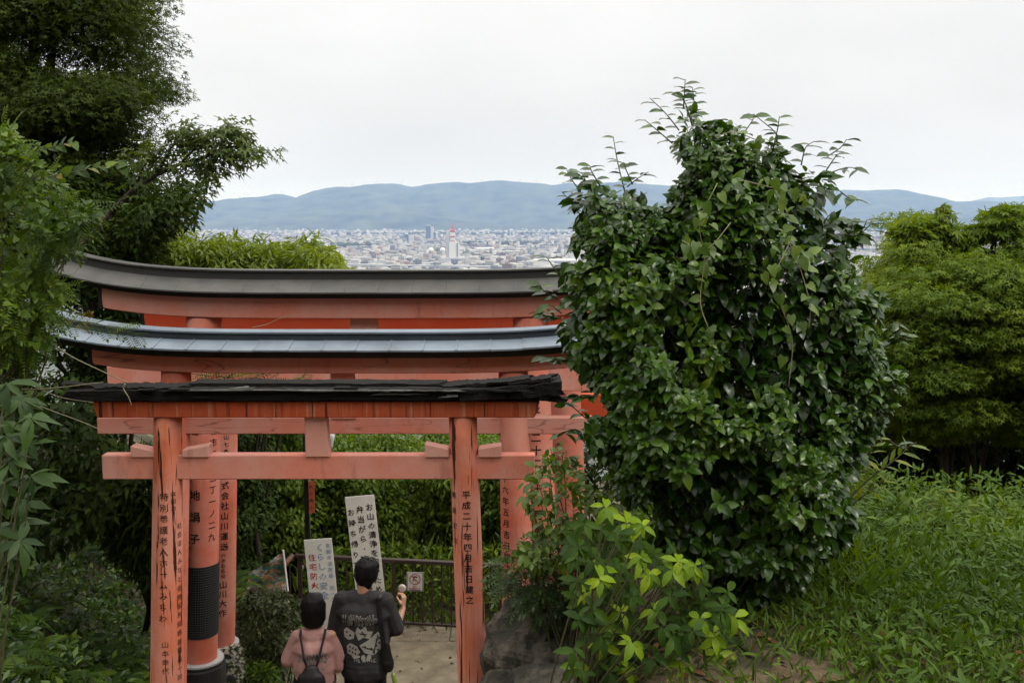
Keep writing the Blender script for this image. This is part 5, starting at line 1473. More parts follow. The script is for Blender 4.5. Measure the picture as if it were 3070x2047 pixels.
# twiggy light growth between the posts and the camellia
pos, out, s, h = puff([(1590,1400),(1680,1330),(1740,1400),(1780,1480),(1880,1500),(1900,1600),(1700,1700),(1560,1720),(1530,1670),(1620,1600),(1560,1480)], 5.0, 0.3, 1100, r, 60, 0.6)
k = gapmask(pos, 7, 0.46, 18, r); pos, out = pos[k], out[k]; n = len(pos)
V, Fv, R = scatter('ovate', pos, out*.6+r.normal(0,.5,(n,3))+np.array([0,0,-.25]), np.array([0,-.3,.9])+r.normal(0,.35,(n,3)), 0.055*r.uniform(.6,1.3,n), r.random(n))
t = thing('sapling', (0.35, 5.1, -2.5), 'thin leafy sapling between the red posts and the camellia', 'sapling'); link('foliage', nmesh('foliage', V, Fv, leafmat('sapling_leaf', [(0.0,(0.05,0.11,0.02)),(1.0,(0.13,0.24,0.04))], .45,.4,.3), rnd=R), t, kind='stuff')
mb = MB()
for k in range(30): limb(mb, Vector((0.35+r.normal(0,.05), 5.05, -2.5)), Vector(pos[int(r.integers(n))]), 0.007, 0.002, k*1.3, .08, 6)
mb.build('stem', M['twig'], t, True)
# ferny growth above the rock
pos, out, s, h = puff([(1500,1690),(1560,1640),(1640,1660),(1720,1660),(1800,1700),(1780,1800),(1640,1830),(1540,1790)], 5.2, 0.25, 420, r, 60, 0.6)
n = len(pos)
V, Fv, R = scatter('pinnate', pos, out*.8+r.normal(0,.4,(n,3))+np.array([0,-.2,-.2]), np.array([0,-.4,.9])+r.normal(0,.25,(n,3)), 0.13*r.uniform(.5,1.2,n), r.random(n)*0.8)
t = thing('rock_top_plant', (0.1, 5.3, -2.6), 'feathery green plant growing over the dark rock', 'plant'); link('foliage', nmesh('foliage', V, Fv, LM['young'], rnd=R), t, kind='stuff')

# ------------------------------------------------------------------ maples on the right
r = np.random.default_rng(106)
cl = poly_clumps([(2600,800),(2680,770),(2720,660),(2790,660),(2830,700),(2880,690),(2960,720),(2990,640),(3040,630),(3120,660),(3300,640),(3330,1330),(2900,1300),(2700,1340),(2560,1300),(2560,1100)], (8.2, 11.6), 360, (0.18, 0.42), r, 150)
clump_tree('right_maple_tree', 'broad green maple filling the right edge beyond the camellia', 'tree', (5.0, 10.4, -6.2), cl, 'star', 0.056, 115000, LM['maple'], r, 0.36, 0.55, 1.0, 0.10, limbs=7)
cl = []
for (px, py, rd) in ((2820,690,.14),(2828,650,.10),(2830,625,.06),(2790,705,.14),(2850,700,.12),(2740,680,.18),(2715,690,.14),(2930,690,.1),(2900,720,.12),(3000,660,.2),(3030,640,.16),(2985,690,.18),(2760,720,.2)):
    cl.append((*P(px, py, 8.8), rd))
clump_tree('maple_sapling', 'wispy young maple top poking above the right hand maple', 'tree', (4.0, 9.2, -5.6), cl, 'palm', 0.085, 1300, LM['maple'], r, 0.6, 0.4, 1.0, 0.05, limbs=13, fork=.75)
cl = poly_clumps([(2500,1050),(2700,1000),(3300,1000),(3300,1650),(2450,1650)], (10.8, 13.5), 110, (0.4, 0.7), r, 120)
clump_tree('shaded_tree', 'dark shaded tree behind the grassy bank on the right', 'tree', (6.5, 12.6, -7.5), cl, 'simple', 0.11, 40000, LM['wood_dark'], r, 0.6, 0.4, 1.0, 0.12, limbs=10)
# dark hedge of foliage behind the camellia
cl = poly_clumps([(1650,900),(2000,860),(2700,860),(2700,1800),(1650,1800)], (11.0, 14.0), 80, (0.4, 0.7), r, 120)
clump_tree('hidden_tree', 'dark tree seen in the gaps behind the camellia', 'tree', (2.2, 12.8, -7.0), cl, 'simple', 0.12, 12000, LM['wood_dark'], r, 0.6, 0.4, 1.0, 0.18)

# ------------------------------------------------------------------ woodland beyond the railing
r = np.random.default_rng(107)
woods = [
 ('wood_tree', 'bright leafy tree just beyond the railing behind the leaning notice board', [(960,1330),(1120,1290),(1300,1320),(1360,1440),(1330,1560),(1240,1700),(1000,1720),(930,1560)], (15.0, 17.5), 'wood', 30000, (-1.9, 16.6, -9.0), .10),
 ('wood_tree', 'lush tree behind the lamp post and the white fire prevention board', [(700,1240),(860,1180),(980,1260),(980,1500),(960,1680),(840,1690),(700,1600)], (14.5, 16.8), 'wood', 30000, (-3.6, 15.8, -8.2), .10),
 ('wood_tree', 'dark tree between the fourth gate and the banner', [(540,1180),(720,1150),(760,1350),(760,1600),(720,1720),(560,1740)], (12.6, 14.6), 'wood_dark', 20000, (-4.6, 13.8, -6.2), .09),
 ('wood_tree', 'shaded tree behind the right front post of the nearest gate', [(1280,1280),(1480,1260),(1640,1300),(1640,1700),(1460,1740),(1300,1660)], (15.0, 18.0), 'wood', 24000, (-.4, 16.6, -8.8), .10),
 ('wood_tree', 'farthest dark tree deep below the gates', [(640,1100),(900,1060),(1500,1080),(1700,1120),(1700,1800),(640,1800)], (19.0, 23.0), 'wood_dark', 17000, (-2.0, 21.5, -13.0), .18),
]
for nm, lab, poly, Yr, mt, nl, base, ls in woods:
    cl = poly_clumps(poly, Yr, 70, (0.18, 0.66), r, 110)
    clump_tree(nm, lab, 'tree', base, cl, 'simple', ls, nl, LM[mt], r, 0.5, 0.6, 0.9, 0.15, 'trees beyond the railing', limbs=40)
# weeds right behind the railing
x = r.uniform(-3.2, 2.2, 5200); y = r.uniform(13.75, 15.2, 5200); z = ground_z(x, y)
pos = np.stack([x, y, z + r.random(5200)**1.3*0.95], -1)
D = r.normal(0, .6, (5200, 3)) + np.array([0,-.3,.35]); Nn = np.array([0,-.5,.8])+r.normal(0,.4,(5200,3))
pa = scatter('simple', pos[:3600], D[:3600], Nn[:3600], 0.10*r.uniform(.5,1.3,3600), r.random(3600))
pb = scatter('narrow', pos[3600:], D[3600:]+np.array([0,0,.6]), Nn[3600:], 0.32*r.uniform(.5,1.2,1600), r.random(1600), 0.5)
V, Fv, R = joinleaves([pa, pb]); link('weeds', nmesh('weeds', V, Fv, LM['wood'], rnd=R), label='rank green weeds growing up behind the railing bars', cat='weeds', kind='stuff')

# ------------------------------------------------------------------ left bank: shrubs, ferns
r = np.random.default_rng(108)
def bush(name, label, poly, Yc, dep, n, kind, ls, mat, base, r, freq=4, thr=0.42, kpx=70, cat='bush', nst=24):
    pos, out, s, h = puff(poly, Yc, dep, n, r, kpx, 0.55)
    k = gapmask(pos, freq, thr, 31, r); pos, out = pos[k], out[k]; n = len(pos)
    D = out*.7 + r.normal(0, .5, (n, 3)) + np.array([0,-.1,-.25]); Nn = np.array([0,-.3,.9]) + out*.4 + r.normal(0, .35, (n, 3))
    V, Fv, R = scatter(kind, pos, D, Nn, ls*r.uniform(.55, 1.3, n), np.clip(.5*vnoise(pos, 3, 2)+.5*r.random(n), 0, 1))
    t = thing(name, base, label, cat); link('foliage', nmesh('foliage', V, Fv, mat, rnd=R), t, kind='stuff')
    mb = MB()
    for k in range(nst): limb(mb, Vector(base)+Vector((r.normal(0,.05), r.normal(0,.05), 0)), Vector(pos[int(r.integers(n))]), 0.012, 0.003, k*2.1, .08, 5)
    mb.build('stem', M['bark'], t, True)
    return t
bush('path_side_bush', 'dark fine leaved bush left of the woman in pink', [(720,1800),(770,1770),(850,1780),(900,1800),(905,1900),(850,1990),(840,2060),(720,2080),(705,1950)], 10.4, .5, 4200, 'simple', .075, leafmat('olive_bush_leaf', [(0.0,(0.022,0.035,0.012)),(0.7,(0.05,0.075,0.022)),(1.0,(0.16,0.15,0.09))], .55,.3,.25), (-2.6, 10.5, -5.6), r)
bush('path_side_bush', 'low bright green plants at the foot of the fine leaved bush', [(715,2000),(780,1985),(830,2010),(850,2080),(720,2090)], 9.7, .25, 700, 'simple', .07, LM['leftvine'], (-2.5, 9.7, -5.0), r, nst=8)
bush('bank_bush', 'dark glossy bush on the bank behind the nearest left post', [(330,1350),(470,1340),(560,1400),(560,1700),(450,1760),(330,1650),(280,1500)], 8.6, .7, 4200, 'narrow', .14, LM['wood_dark'], (-3.3, 8.8, -3.8), r)
bush('bank_bush', 'deep shaded bush filling the dark hollow at the left', [(-150,1150),(200,1150),(330,1250),(360,1550),(200,1650),(-150,1700)], 8.2, .7, 4200, 'simple', .11, LM['wood_dark'], (-4.4, 8.6, -2.8), r)
# white flowered plant by the footing
fl = bush('white_flower_plant', 'plant with tiny white flowers beside the black post footing', [(668,1935),(720,1925),(738,1975),(725,2080),(665,2080)], 8.75, .14, 260, 'simple', .05, LM['wood_dark'], (-2.45, 8.8, -4.6), r, nst=10, cat='plant')
pos, out, s, h = puff([(668,1935),(720,1925),(738,1975),(725,2070),(665,2070)], 8.6, .16, 90, r, 30, .9)
mb = MB()
for p in pos:
    p = Vector(p); q = 0.011
    for a in range(4):
        c, sn = math.cos(a*1.57), math.sin(a*1.57)
        mb.add([p, p+Vector((c*q-sn*q*.5, -.002, sn*q+c*q*.5)), p+Vector((c*q*1.5, -.004, sn*q*1.5)), p+Vector((c*q+sn*q*.5, -.002, sn*q-c*q*.5))], [(0,1,2,3)])
mb.build('flower', flat('white_petal', (0.6,0.58,0.52), .6), fl, kind='stuff')

# ferns
def frond_mesh(r, L=1.0):
    V = []; Fv = []
    npair = 17
    def axis(t): return np.array([0, t*0.92, 0.42*math.sin(t*2.3)-0.30*t*t])
    for k in range(npair):
        t = 0.12 + 0.86*k/(npair-1); c = axis(t); l = 0.21*math.sin(math.pi*min(1, .12+t*.86))**0.8 + .01
        for s in (-1, 1):
            i = len(V); w = 0.020
            V += [c+np.array([0,-w,0]), c+np.array([s*l*.55, .02-w, -.012]), c+np.array([s*l, .07, -.05]), c+np.array([s*l*.5, .045+w*.6, -.010]), c+np.array([0,w,0])]
            Fv += [(i,i+1,i+2,i+3,i+4)] if s > 0 else [(i+4,i+3,i+2,i+1,i)]
    for k in range(8):
        a, b = axis(k/8), axis((k+1)/8); i = len(V); w = .006
        V += [a+np.array([-w,0,0]), a+np.array([w,0,0]), b+np.array([w*.8,0,0]), b+np.array([-w*.8,0,0])]; Fv.append((i,i+1,i+2,i+3))
    return nmesh('frond', np.array(V), Fv, LM['fern'])
FR = [frond_mesh(r) for _ in range(2)]
def fern(x, y, z, L, n, label, yaw=None):
    t = thing('fern', (x, y, z), label, 'fern', 'ferns on the left bank')
    for k in range(n):
        o = bpy.data.objects.new('frond', FR[k % 2]); COL.objects.link(o); par(o, t)
        a = (yaw if yaw is not None else 0) + k*2*math.pi/n + r.normal(0, .2); s = L*r.uniform(.75, 1.15)
        o.matrix_basis = Matrix.Translation((x, y, z)) @ Matrix.Rotation(a, 4, 'Z') @ Matrix.Rotation(r.uniform(-.1, .5), 4, 'X') @ Matrix.Scale(s, 4)
def ray_ground(px, py, y0=3.0, y1=14.0):
    Yv = np.linspace(y0, y1, 240); q = PA(np.full(240, px), np.full(240, py), Yv); g = ground_z(q[:, 0], q[:, 1])
    k = np.argmax(q[:, 2] < g)
    return q[k] if (q[:, 2] < g).any() else None
where = ['at the bottom left corner', 'by the foot of the nearest left post', 'in the dark hollow at the left edge', 'halfway up the shaded left bank', 'along the lower left bank']
for k in range(84):
    px = r.uniform(-30, 480); py = r.uniform(1600, 2150)
    q = ray_ground(px, py)
    if q is None: continue
    w_ = where[1] if px > 330 else (where[0] if py > 1950 and px < 200 else (where[2] if px < 140 else (where[3] if py < 1850 else where[4])))
    fern(q[0], q[1], q[2]-.02, r.uniform(.24, .44), int(r.integers(6, 9)), 'light green fern among those growing ' + w_)
fern(P(705,1740,10.1).x-.05, 10.1, Z(1790,10.1), .46, 8, 'bright fern with arching fronds in front of the painted banner')
tag(bpy.data.objects[[o.name for o in COL.objects if o.name.startswith('fern')][-1]], group='ferns near the banner')
# ground cover under the ferns
nn = 30000
x = r.uniform(-7.5, -2.4, nn); y = r.uniform(3.6, 13.5, nn); z = ground_z(x, y)
pos = np.stack([x, y, z + r.random(nn)**1.5*.38], -1)
V, Fv, R = scatter('simple', pos, r.normal(0,.6,(nn,3))+np.array([0.1,-.2,.2]), np.array([.1,-.3,.9])+r.normal(0,.4,(nn,3)), .075*r.uniform(.5,1.4,nn), r.random(nn))
link('bank_ground_cover', nmesh('bank_ground_cover', V, Fv, LM['young'], rnd=R), label='low leafy ground cover on the shaded left bank', cat='ground cover', kind='stuff')

# ------------------------------------------------------------------ right bank: grass, weeds, rocks
r = np.random.default_rng(109)
def dens(x, y): return sstep(0.9, 2.0, x + (y-4.5)*0.35)
nn = 46000
x = r.uniform(0.4, 7.5, nn); y = r.uniform(3.0, 7.4, nn)
k = r.random(nn) < np.clip(dens(x, y), 0.03, 1); x, y = x[k], y[k]; nn = len(x)
z = ground_z(x, y)
hgt = 0.07 + 0.17*sstep(4.2, 6.4, y)*vnoise(np.stack([x,y,0*x],-1), 1.1, 3)*1.5 + 0.05*r.random(nn)
pos = np.stack([x, y, z-.01], -1)
D = np.stack([r.normal(0,.8,nn), r.normal(0,.8,nn)-.15, np.ones(nn)], -1)
V, Fv, R = scatter('lance', pos, D, np.stack([r.normal(0,.5,nn), r.normal(-.8,.5,nn), .4*np.ones(nn)], -1), hgt*r.uniform(.5,1.5,nn), np.clip(.65*vnoise(pos,1.5,7)+.4*r.random(nn)-.03,0,1), 0.30)
link('grass', nmesh('grass', V, Fv, LM['grass'], rnd=R), label='tall green grass covering the bank at the lower right', cat='grass', kind='stuff')
nn = 30000
x = r.uniform(0.7, 7, nn); y = r.uniform(3.6, 7.2, nn); k = (r.random(nn) < np.clip(dens(x, y), .03, 1)) & (vnoise(np.stack([x,y,0*x],-1), 1.3, 9) > .30); x, y = x[k], y[k]; nn = len(x)
pos = np.stack([x, y, ground_z(x, y) + r.random(nn)*.24*sstep(4.5, 6.8, y) + .05 + .04*r.random(nn)], -1)
V, Fv, R = scatter('lance', pos, r.normal(0,.6,(nn,3))+np.array([0,-.3,.15]), np.array([0,-.3,.9])+r.normal(0,.35,(nn,3)), .075*r.uniform(.35,1.3,nn), np.clip(.6*vnoise(pos,1.7,13)+.4*r.random(nn),0,1), 1.05)
link('broadleaf_weeds', nmesh('broadleaf_weeds', V, Fv, LM['weed'], rnd=R), label='leafy weeds mixed into the grass of the right bank', cat='weeds', kind='stuff')
# tall stems that stand out against the dark
def tall_weed(px, py0, py1, Y, label, nl=16, ls=.11, lean=0):
    a, b = P(px, py0, Y), P(px+lean, py1, Y)
    t = thing('tall_weed', a, label, 'weed', 'tall weeds on the right bank'); mb = MB(); mb.tube([a, a.lerp(b, .5)+Vector((.01,0,0)), b], [.005,.004,.002], 5); mb.build('stem', M['twig'], t)
    nl_ = nl; f = np.linspace(.25, 1, nl_)[:, None]; pos = np.array(a)*(1-f)+np.array(b)*f
    an = np.arange(nl_)*2.4; D = np.stack([np.cos(an), np.sin(an), -.25+.5*f[:,0]], -1)
    V, Fv, R = scatter('lance', pos, D, np.array([0,-.3,1.])+r.normal(0,.2,(nl_,3)), ls*r.uniform(.7,1.1,nl_), .3+.7*r.random(nl_), 1.2)
    link('foliage', nmesh('foliage', V, Fv, LM['leftvine'], rnd=R), t, kind='stuff')
tall_weed(2825, 1640, 1475, 6.6, 'tall weed with a crown of leaves standing above the grass', 14, .11)
tall_weed(2745, 1650, 1520, 6.5, 'leaning leafy weed left of the tallest one', 12, .11, 30)
tall_weed(2930, 1640, 1530, 6.7, 'leafy weed near the right edge of the bank', 12, .1)
tall_weed(2660, 1720, 1560, 6.0, 'pale stemmed weed close beside the camellia', 10, .1, -15)
# arching branch right of the camellia
for pts, lab in (([(2540,1500),(2600,1440),(2680,1380),(2735,1330)], 'arching twig with narrow hanging leaves right of the camellia'), ([(2520,1460),(2560,1400),(2600,1370),(2630,1310)], 'shorter leafy twig close to the right flank of the camellia'), ([(2500,1560),(2570,1500),(2610,1470),(2650,1440)], 'lowest leafy twig at the right foot of the camellia')):
    spray('leafy_twig', lab, pts, 5.2, 16, .10, LM['bright'], 'lance', r, .006, 'twigs right of the camellia', 'twig', .55)
# seed heads
for k in range(7):
    px = 2720+k*52+r.uniform(-15,15); a = P(px, 1640, 6.6); b = P(px+r.uniform(-10,40), r.uniform(1490,1540), 6.6); c = b+Vector((.10,0,-.05))
    t = thing('grass_seed_head', a, 'dry arching grass stalk above the green bank', 'grass stalk', 'dry grass stalks on the right bank')
    MB().tube([a, a.lerp(b,.6), b, c], [.003,.0025,.0025,.004], 4).build('stalk', flat('dry_stalk', (.22,.15,.10), .8) if k == 0 else bpy.data.materials['dry_stalk'], t)

# rocks and a mound of bare soil
M['rock'] = None
def rockmat():
    m, N, L, b = new_mat('mossy_dark_rock')
    tc = N.new('ShaderNodeTexCoord')
    n = N.new('ShaderNodeTexNoise'); n.inputs['Scale'].default_value = 3.2; n.inputs['Detail'].default_value = 10; n.inputs['Roughness'].default_value = .7
    L.new(tc.outputs['Object'], n.inputs['Vector'])
    r_ = ramp(N, [(.32,(.010,.010,.007)),(.50,(.026,.023,.016)),(.60,(.10,.085,.065)),(.74,(.24,.21,.17))]); L.new(n.outputs[0], r_.inputs[0]); L.new(r_.outputs[0], b.inputs['Base Color'])
    n2 = N.new('ShaderNodeTexNoise'); n2.inputs['Scale'].default_value = 14; n2.inputs['Detail'].default_value = 8; n2.inputs['Roughness'].default_value = .7
    L.new(tc.outputs['Object'], n2.inputs['Vector'])
    bp = N.new('ShaderNodeBump'); bp.inputs['Strength'].default_value = 1.0; bp.inputs['Distance'].default_value = .04; L.new(n2.outputs[0], bp.inputs['Height']); L.new(bp.outputs[0], b.inputs['Normal'])
    b.inputs['Roughness'].default_value = .85
    return m
M['rock'] = rockmat()
def rock(c, sc, seed, label, mat=None, rot=0):
    bm = bmesh.new(); bmesh.ops.create_icosphere(bm, subdivisions=5, radius=1)
    for v in bm.verts:
        p = v.co.copy(); q = p*1.1+Vector((seed*5.3, seed*1.7, 0))
        cell = mnoise.voronoi(q*1.3)[0][0]
        f = 1 + .42*(cell-.35) + .22*mnoise.noise(q*1.7) + .12*mnoise.noise(q*4.5) + .06*abs(mnoise.noise(q*9)) + .035*mnoise.noise(q*19)
        p = p*f; p.z = math.copysign(abs(p.z)**.8, p.z)
        p = Matrix.Rotation(rot, 3, 'Z') @ Vector((p.x*sc[0], p.y*sc[1], p.z*sc[2]))
        v.co = p + Vector(c)
    me = bpy.data.meshes.new('boulder'); bm.to_mesh(me); bm.free(); me.materials.append(mat or M['rock'])
    return link('boulder', me, label=label, cat='rock')
c = P(1610, 1960, 5.45); rock((c.x, 5.5, c.z-.08), (.27,.42,.40), 1, 'large dark craggy rock at the foot of the red posts')
c = P(1560, 2060, 5.1); rock((c.x, 5.05, c.z-.16), (.25,.3,.26), 2, 'lower dark rock beside the right front post')
c = P(1720, 1990, 5.2); rock((c.x, 5.1, c.z-.1), (.24,.3,.28), 3, 'rock half hidden by the bright whorled leaves')
c = P(1700, 2090, 4.6); rock((c.x, 4.6, c.z-.12), (.3,.3,.22), 4, 'rock at the bottom edge below the whorled leaves')
M['earth'] = flat('bare_brown_soil', (.085,.064,.040), .95, .1, .7, 9, 1.0)
c = P(2400, 1990, 4.1); rock((c.x, 4.15, c.z-.17), (.30,.36,.15), 5, 'mound of bare brown soil at the foot of the camellia', M['earth'])

# dead leaves and crumbs on the bare soil
r = np.random.default_rng(110)
nn = 900
x = r.uniform(-.1, 2.6, nn); y = r.uniform(3.2, 5.2, nn); pos = np.stack([x, y, ground_z(x, y)+.012], -1)
V, Fv, R = scatter('ovate', pos, r.normal(0,1,(nn,3))*np.array([1,1,.15]), np.array([0,0,1.])+r.normal(0,.35,(nn,3)), .05*r.uniform(.4,1.3,nn), r.random(nn))
link('leaf_litter', nmesh('leaf_litter', V, Fv, leafmat('dead_leaf', [(0.0,(.05,.033,.018)),(.6,(.12,.075,.04)),(1.0,(.21,.15,.08))], .8, .1, .1), rnd=R), label='brown fallen leaves on the bare soil under the camellia', cat='leaf litter', kind='stuff')
nn = 2600
x = r.uniform(.2, 3.0, nn); y = r.uniform(3.2, 5.4, nn); k = vnoise(np.stack([x,y,0*x],-1), 2.2, 5) > .5; x, y = x[k], y[k]; nn = len(x)
pos = np.stack([x, y, ground_z(x, y)-.005], -1)
V, Fv, R = scatter('lance', pos, np.stack([r.normal(0,.9,nn), r.normal(0,.9,nn), np.ones(nn)], -1), np.stack([r.normal(0,.5,nn), r.normal(-.8,.5,nn), .4*np.ones(nn)], -1), .11*r.uniform(.4,1.3,nn), r.random(nn), .45)
link('grass_tufts', nmesh('grass_tufts', V, Fv, LM['grass'], rnd=R), label='thin grass tufts sprouting from the soil at the bottom right', cat='grass', kind='stuff')

nn = 260
x = r.uniform(-3.0, 1.0, nn); y = 13.7 - r.random(nn)**2*2.6; pos = np.stack([x, y, np.full(nn, -5.766)], -1)
V, Fv, R = scatter('ovate', pos, r.normal(0,1,(nn,3))*np.array([1,1,.1]), np.array([0,0,1.])+r.normal(0,.3,(nn,3)), .05*r.uniform(.4,1.3,nn), r.random(nn))
link('path_leaf_litter', nmesh('path_leaf_litter', V, Fv, bpy.data.materials['dead_leaf'], rnd=R), label='dry leaves blown over the concrete landing by the railing', cat='leaf litter', kind='stuff')
nn = 1500
x = r.uniform(-3.1, 1.6, nn); y = 13.55 + r.normal(0, .10, nn) - (x+1)*.05; pos = np.stack([x, y, np.full(nn, -5.78)], -1)
V, Fv, R = scatter('lance', pos, np.stack([r.normal(0,.7,nn), r.normal(-.2,.7,nn), np.ones(nn)], -1), np.stack([r.normal(0,.5,nn), r.normal(-.8,.5,nn), .4*np.ones(nn)], -1), .14*r.uniform(.4,1.4,nn), r.random(nn), .5)
link('railing_foot_grass', nmesh('railing_foot_grass', V, Fv, LM['grass'], rnd=R), label='strip of grass along the foot of the brown railing', cat='grass', kind='stuff')

# ------------------------------------------------------------------ people
def spheres_mesh(caps):
    """caps: (p0, r0, p1, r1[, (sx,sy,sz)]) tapered limbs as overlapping ellipsoids"""
    ico = bmesh.new(); bmesh.ops.create_icosphere(ico, subdivisions=2, radius=1)
    iv = np.array([v.co[:] for v in ico.verts]); jf = np.array([[v.index for v in f.verts] for f in ico.faces]); ico.free()
    V = []; Fs = []; b = 0
    for c in caps:
        p0, r0, p1, r1 = np.array(c[0], float), c[1], np.array(c[2], float), c[3]
        sc = np.array(c[4] if len(c) > 4 else (1, 1, 1), float)
        L = np.linalg.norm(p1-p0); n = max(1, int(math.ceil(L/(0.30*min(r0, r1)*min(sc)))))
        for k in range(n+1):
            t = k/n; V.append(iv*sc*(r0+(r1-r0)*t) + p0+(p1-p0)*t); Fs.append(jf+b); b += len(iv)
    return np.concatenate(V), np.concatenate(Fs)

def blob(name, caps, voxel, smooth, mat, parent, xf, disp=None):
    V, Fv = spheres_mesh(caps)
    me = nmesh(name, V, Fv); o = bpy.data.objects.new('tmp', me); COL.objects.link(o)
    m = o.modifiers.new('r', 'REMESH'); m.mode = 'VOXEL'; m.voxel_size = voxel
    s = o.modifiers.new('s', 'SMOOTH'); s.factor = 0.5; s.iterations = smooth
    dg = bpy.context.evaluated_depsgraph_get(); dg.update()
    me2 = bpy.data.meshes.new_from_object(o.evaluated_get(dg))
    bpy.data.objects.remove(o); bpy.data.meshes.remove(me)
    n = len(me2.vertices); co = np.zeros(n*3); me2.vertices.foreach_get('co', co); co = co.reshape(-1, 3)
    if disp is not None:
        nr = np.zeros(n*3); me2.vertices.foreach_get('normal', nr); co = co + nr.reshape(-1, 3)*disp(co)[:, None]
    R, T = xf
    co = co @ np.array(R).T + np.array(T)
    me2.vertices.foreach_set('co', co.ravel().astype(np.float32)); me2.update()
    me2.name = name; me2.materials.clear(); me2.materials.append(mat)
    me2.polygons.foreach_set('use_smooth', [True]*len(me2.polygons))
    return link(name, me2, parent), me2

def skinmat(name, c):
    m, N, L, b = new_mat(name); b.inputs['Base Color'].default_value = (*c, 1); b.inputs['Roughness'].default_value = .5
    b.inputs['Subsurface Weight'].default_value = 0.0
    return m
M['skin'] = flat('skin', (0.50,0.285,0.19), .5, .4, .10, 14)
M['hair'] = flat('black_hair', (0.006,0.0055,0.0055), .5, .22, .4, 30, .4, stretch=(6,6,1))
M['shirt_grey'] = flat('washed_black_cotton', (0.050,0.050,0.053), .9, .15, .18, 9, .25)
M['shirt_pink'] = flat('dusty_pink_cotton', (0.50,0.285,0.265), .95, .1, .16, 7, .35)
M['trousers'] = flat('black_trousers', (0.012,0.012,0.013), .9, .15, .2, 10, .2)
M['bag'] = flat('black_bag_fabric', (0.013,0.012,0.014), .55, .35, .2, 20, .2)
M['print_pale'] = flat('cracked_pale_print', (0.42,0.42,0.39), .8, .2, .2, 60)
M['print_dark'] = flat('dark_print', (0.03,0.03,0.032), .85, .2)
M['brass'] = flat('brass_badge', (0.55,0.40,0.14), .3, .5, metal=.8)

def rotz(a): return ((math.cos(a), -math.sin(a), 0), (math.sin(a), math.cos(a), 0), (0, 0, 1))
def folds(amp, f, seed, zlo=-9):
    return lambda co: (fbm(co*np.array([1,1,.42]), f, seed, 3)-.5)*2*amp

def hand(w, d, grip, side, sc=1.0, th=1.0):
    """hand at wrist w pointing along d; palm and five fingers; grip = direction the fingers curl to; side = thumb side"""
    w, d, g, s = [np.array(unit(np.array(q, float))) if i else np.array(q, float) for i, q in enumerate((w, d, grip, side))]
    c = []
    pl = 0.092*sc
    for k, (o, l) in enumerate(((.031,.068),(.010,.077),(-.011,.071),(-.030,.056))):
        a = w + s*o*.75*sc + d*.012*sc; b = w + s*o*sc + d*pl
        c.append((a, .014*sc, b, .0125*sc))
        m1 = b + (d*.75+g*.65)*l*.45*sc; m2 = m1 + (d*-.05+g*1.0)*l*.36*sc; m3 = m2 + (d*-.75+g*.5)*l*.28*sc
        c += [(b, .0098*sc, m1, .0092*sc), (m1, .0092*sc, m2, .0088*sc), (m2, .0088*sc, m3, .008*sc)]
    t0 = w + s*.026*sc + d*.028*sc; t1 = t0 + (s*.75+d*.55+g*.3)*.036*sc; t2 = t1 + (d*.75+g*.6-s*.05)*.034*sc; t3 = t2 + (d*.4+g*.8-s*.45)*.024*sc
    c += [(t0, .014*sc, t1, .0115*sc), (t1, .0110*sc, t2, .0100*sc), (t2, .0098*sc, t3, .0085*sc)]
    return c

def decal(shirt_me, shapes, R, T, mats, parent, face=-1):
    """flat print laid on the back of a shirt: shapes (mat, V[x,z], F) in body coordinates, pushed onto the cloth"""
    bm = bmesh.new(); bm.from_mesh(shirt_me); bv = BVHTree.FromBMesh(bm); bm.free()
    Rm = Matrix(R); Tv = Vector(T)
    for name, mat, V, Fv, lift in shapes:
        b2 = bmesh.new()
        vs_ = [b2.verts.new((v[0], 0, v[1])) for v in V]
        for f in Fv:
            try: b2.faces.new([vs_[i] for i in f])
            except ValueError: pass
        bmesh.ops.triangulate(b2, faces=b2.faces)
        for _ in range(3):
            ed = [e for e in b2.edges if e.calc_length() > .018]
            if not ed: break
            bmesh.ops.subdivide_edges(b2, edges=ed, cuts=1); bmesh.ops.triangulate(b2, faces=b2.faces)
        ok = True
        for v in b2.verts:
            o = Rm @ Vector((v.co.x, -1.0, v.co.z)) + Tv; d = Rm @ Vector((0, 1, 0))
            hit, nrm, i, dist = bv.ray_cast(o, d)
            if hit is None: hit = Rm @ Vector((v.co.x, 0, v.co.z)) + Tv
            v.co = hit - d*lift
        me = bpy.data.meshes.new(name); b2.to_mesh(me); b2.free(); me.materials.append(mat)
        link(name, me, parent)

def textshape(s, cx, cz, size, width, off=0.0, wob=0.0, seed=0, sq=1.0):
    V = []; Fv = []; b = 0; n = len(s); rr = random.Random(seed)
    for i, ch in enumerate(s):
        g, fg = glyph(ch, off)
        if not len(g): continue
        x0 = cx + (i-(n-1)/2)*width/n; dz = rr.uniform(-wob, wob); k = 1+rr.uniform(-.15, .2)*(1 if wob else 0)
        rot = rr.uniform(-.12, .12) if wob else 0
        gx, gz = g[:, 0]*size*sq, g[:, 1]*size*k
        V.append(np.stack([x0+gx*math.cos(rot)-gz*math.sin(rot), cz+dz+gx*math.sin(rot)+gz*math.cos(rot)], -1)); Fv += [tuple(q+b for q in f) for f in fg]; b += len(g)
    return np.concatenate(V), Fv
def ell(cx, cz, rx, rz, n=16, rot=0):
    a = np.linspace(0, 2*math.pi, n+1)[:-1]; x, z = rx*np.cos(a), rz*np.sin(a)
    return np.stack([cx+x*math.cos(rot)-z*math.sin(rot), cz+x*math.sin(rot)+z*math.cos(rot)], -1), [tuple(range(n))]
def quad(pts): return np.array(pts, float), [tuple(range(len(pts)))]

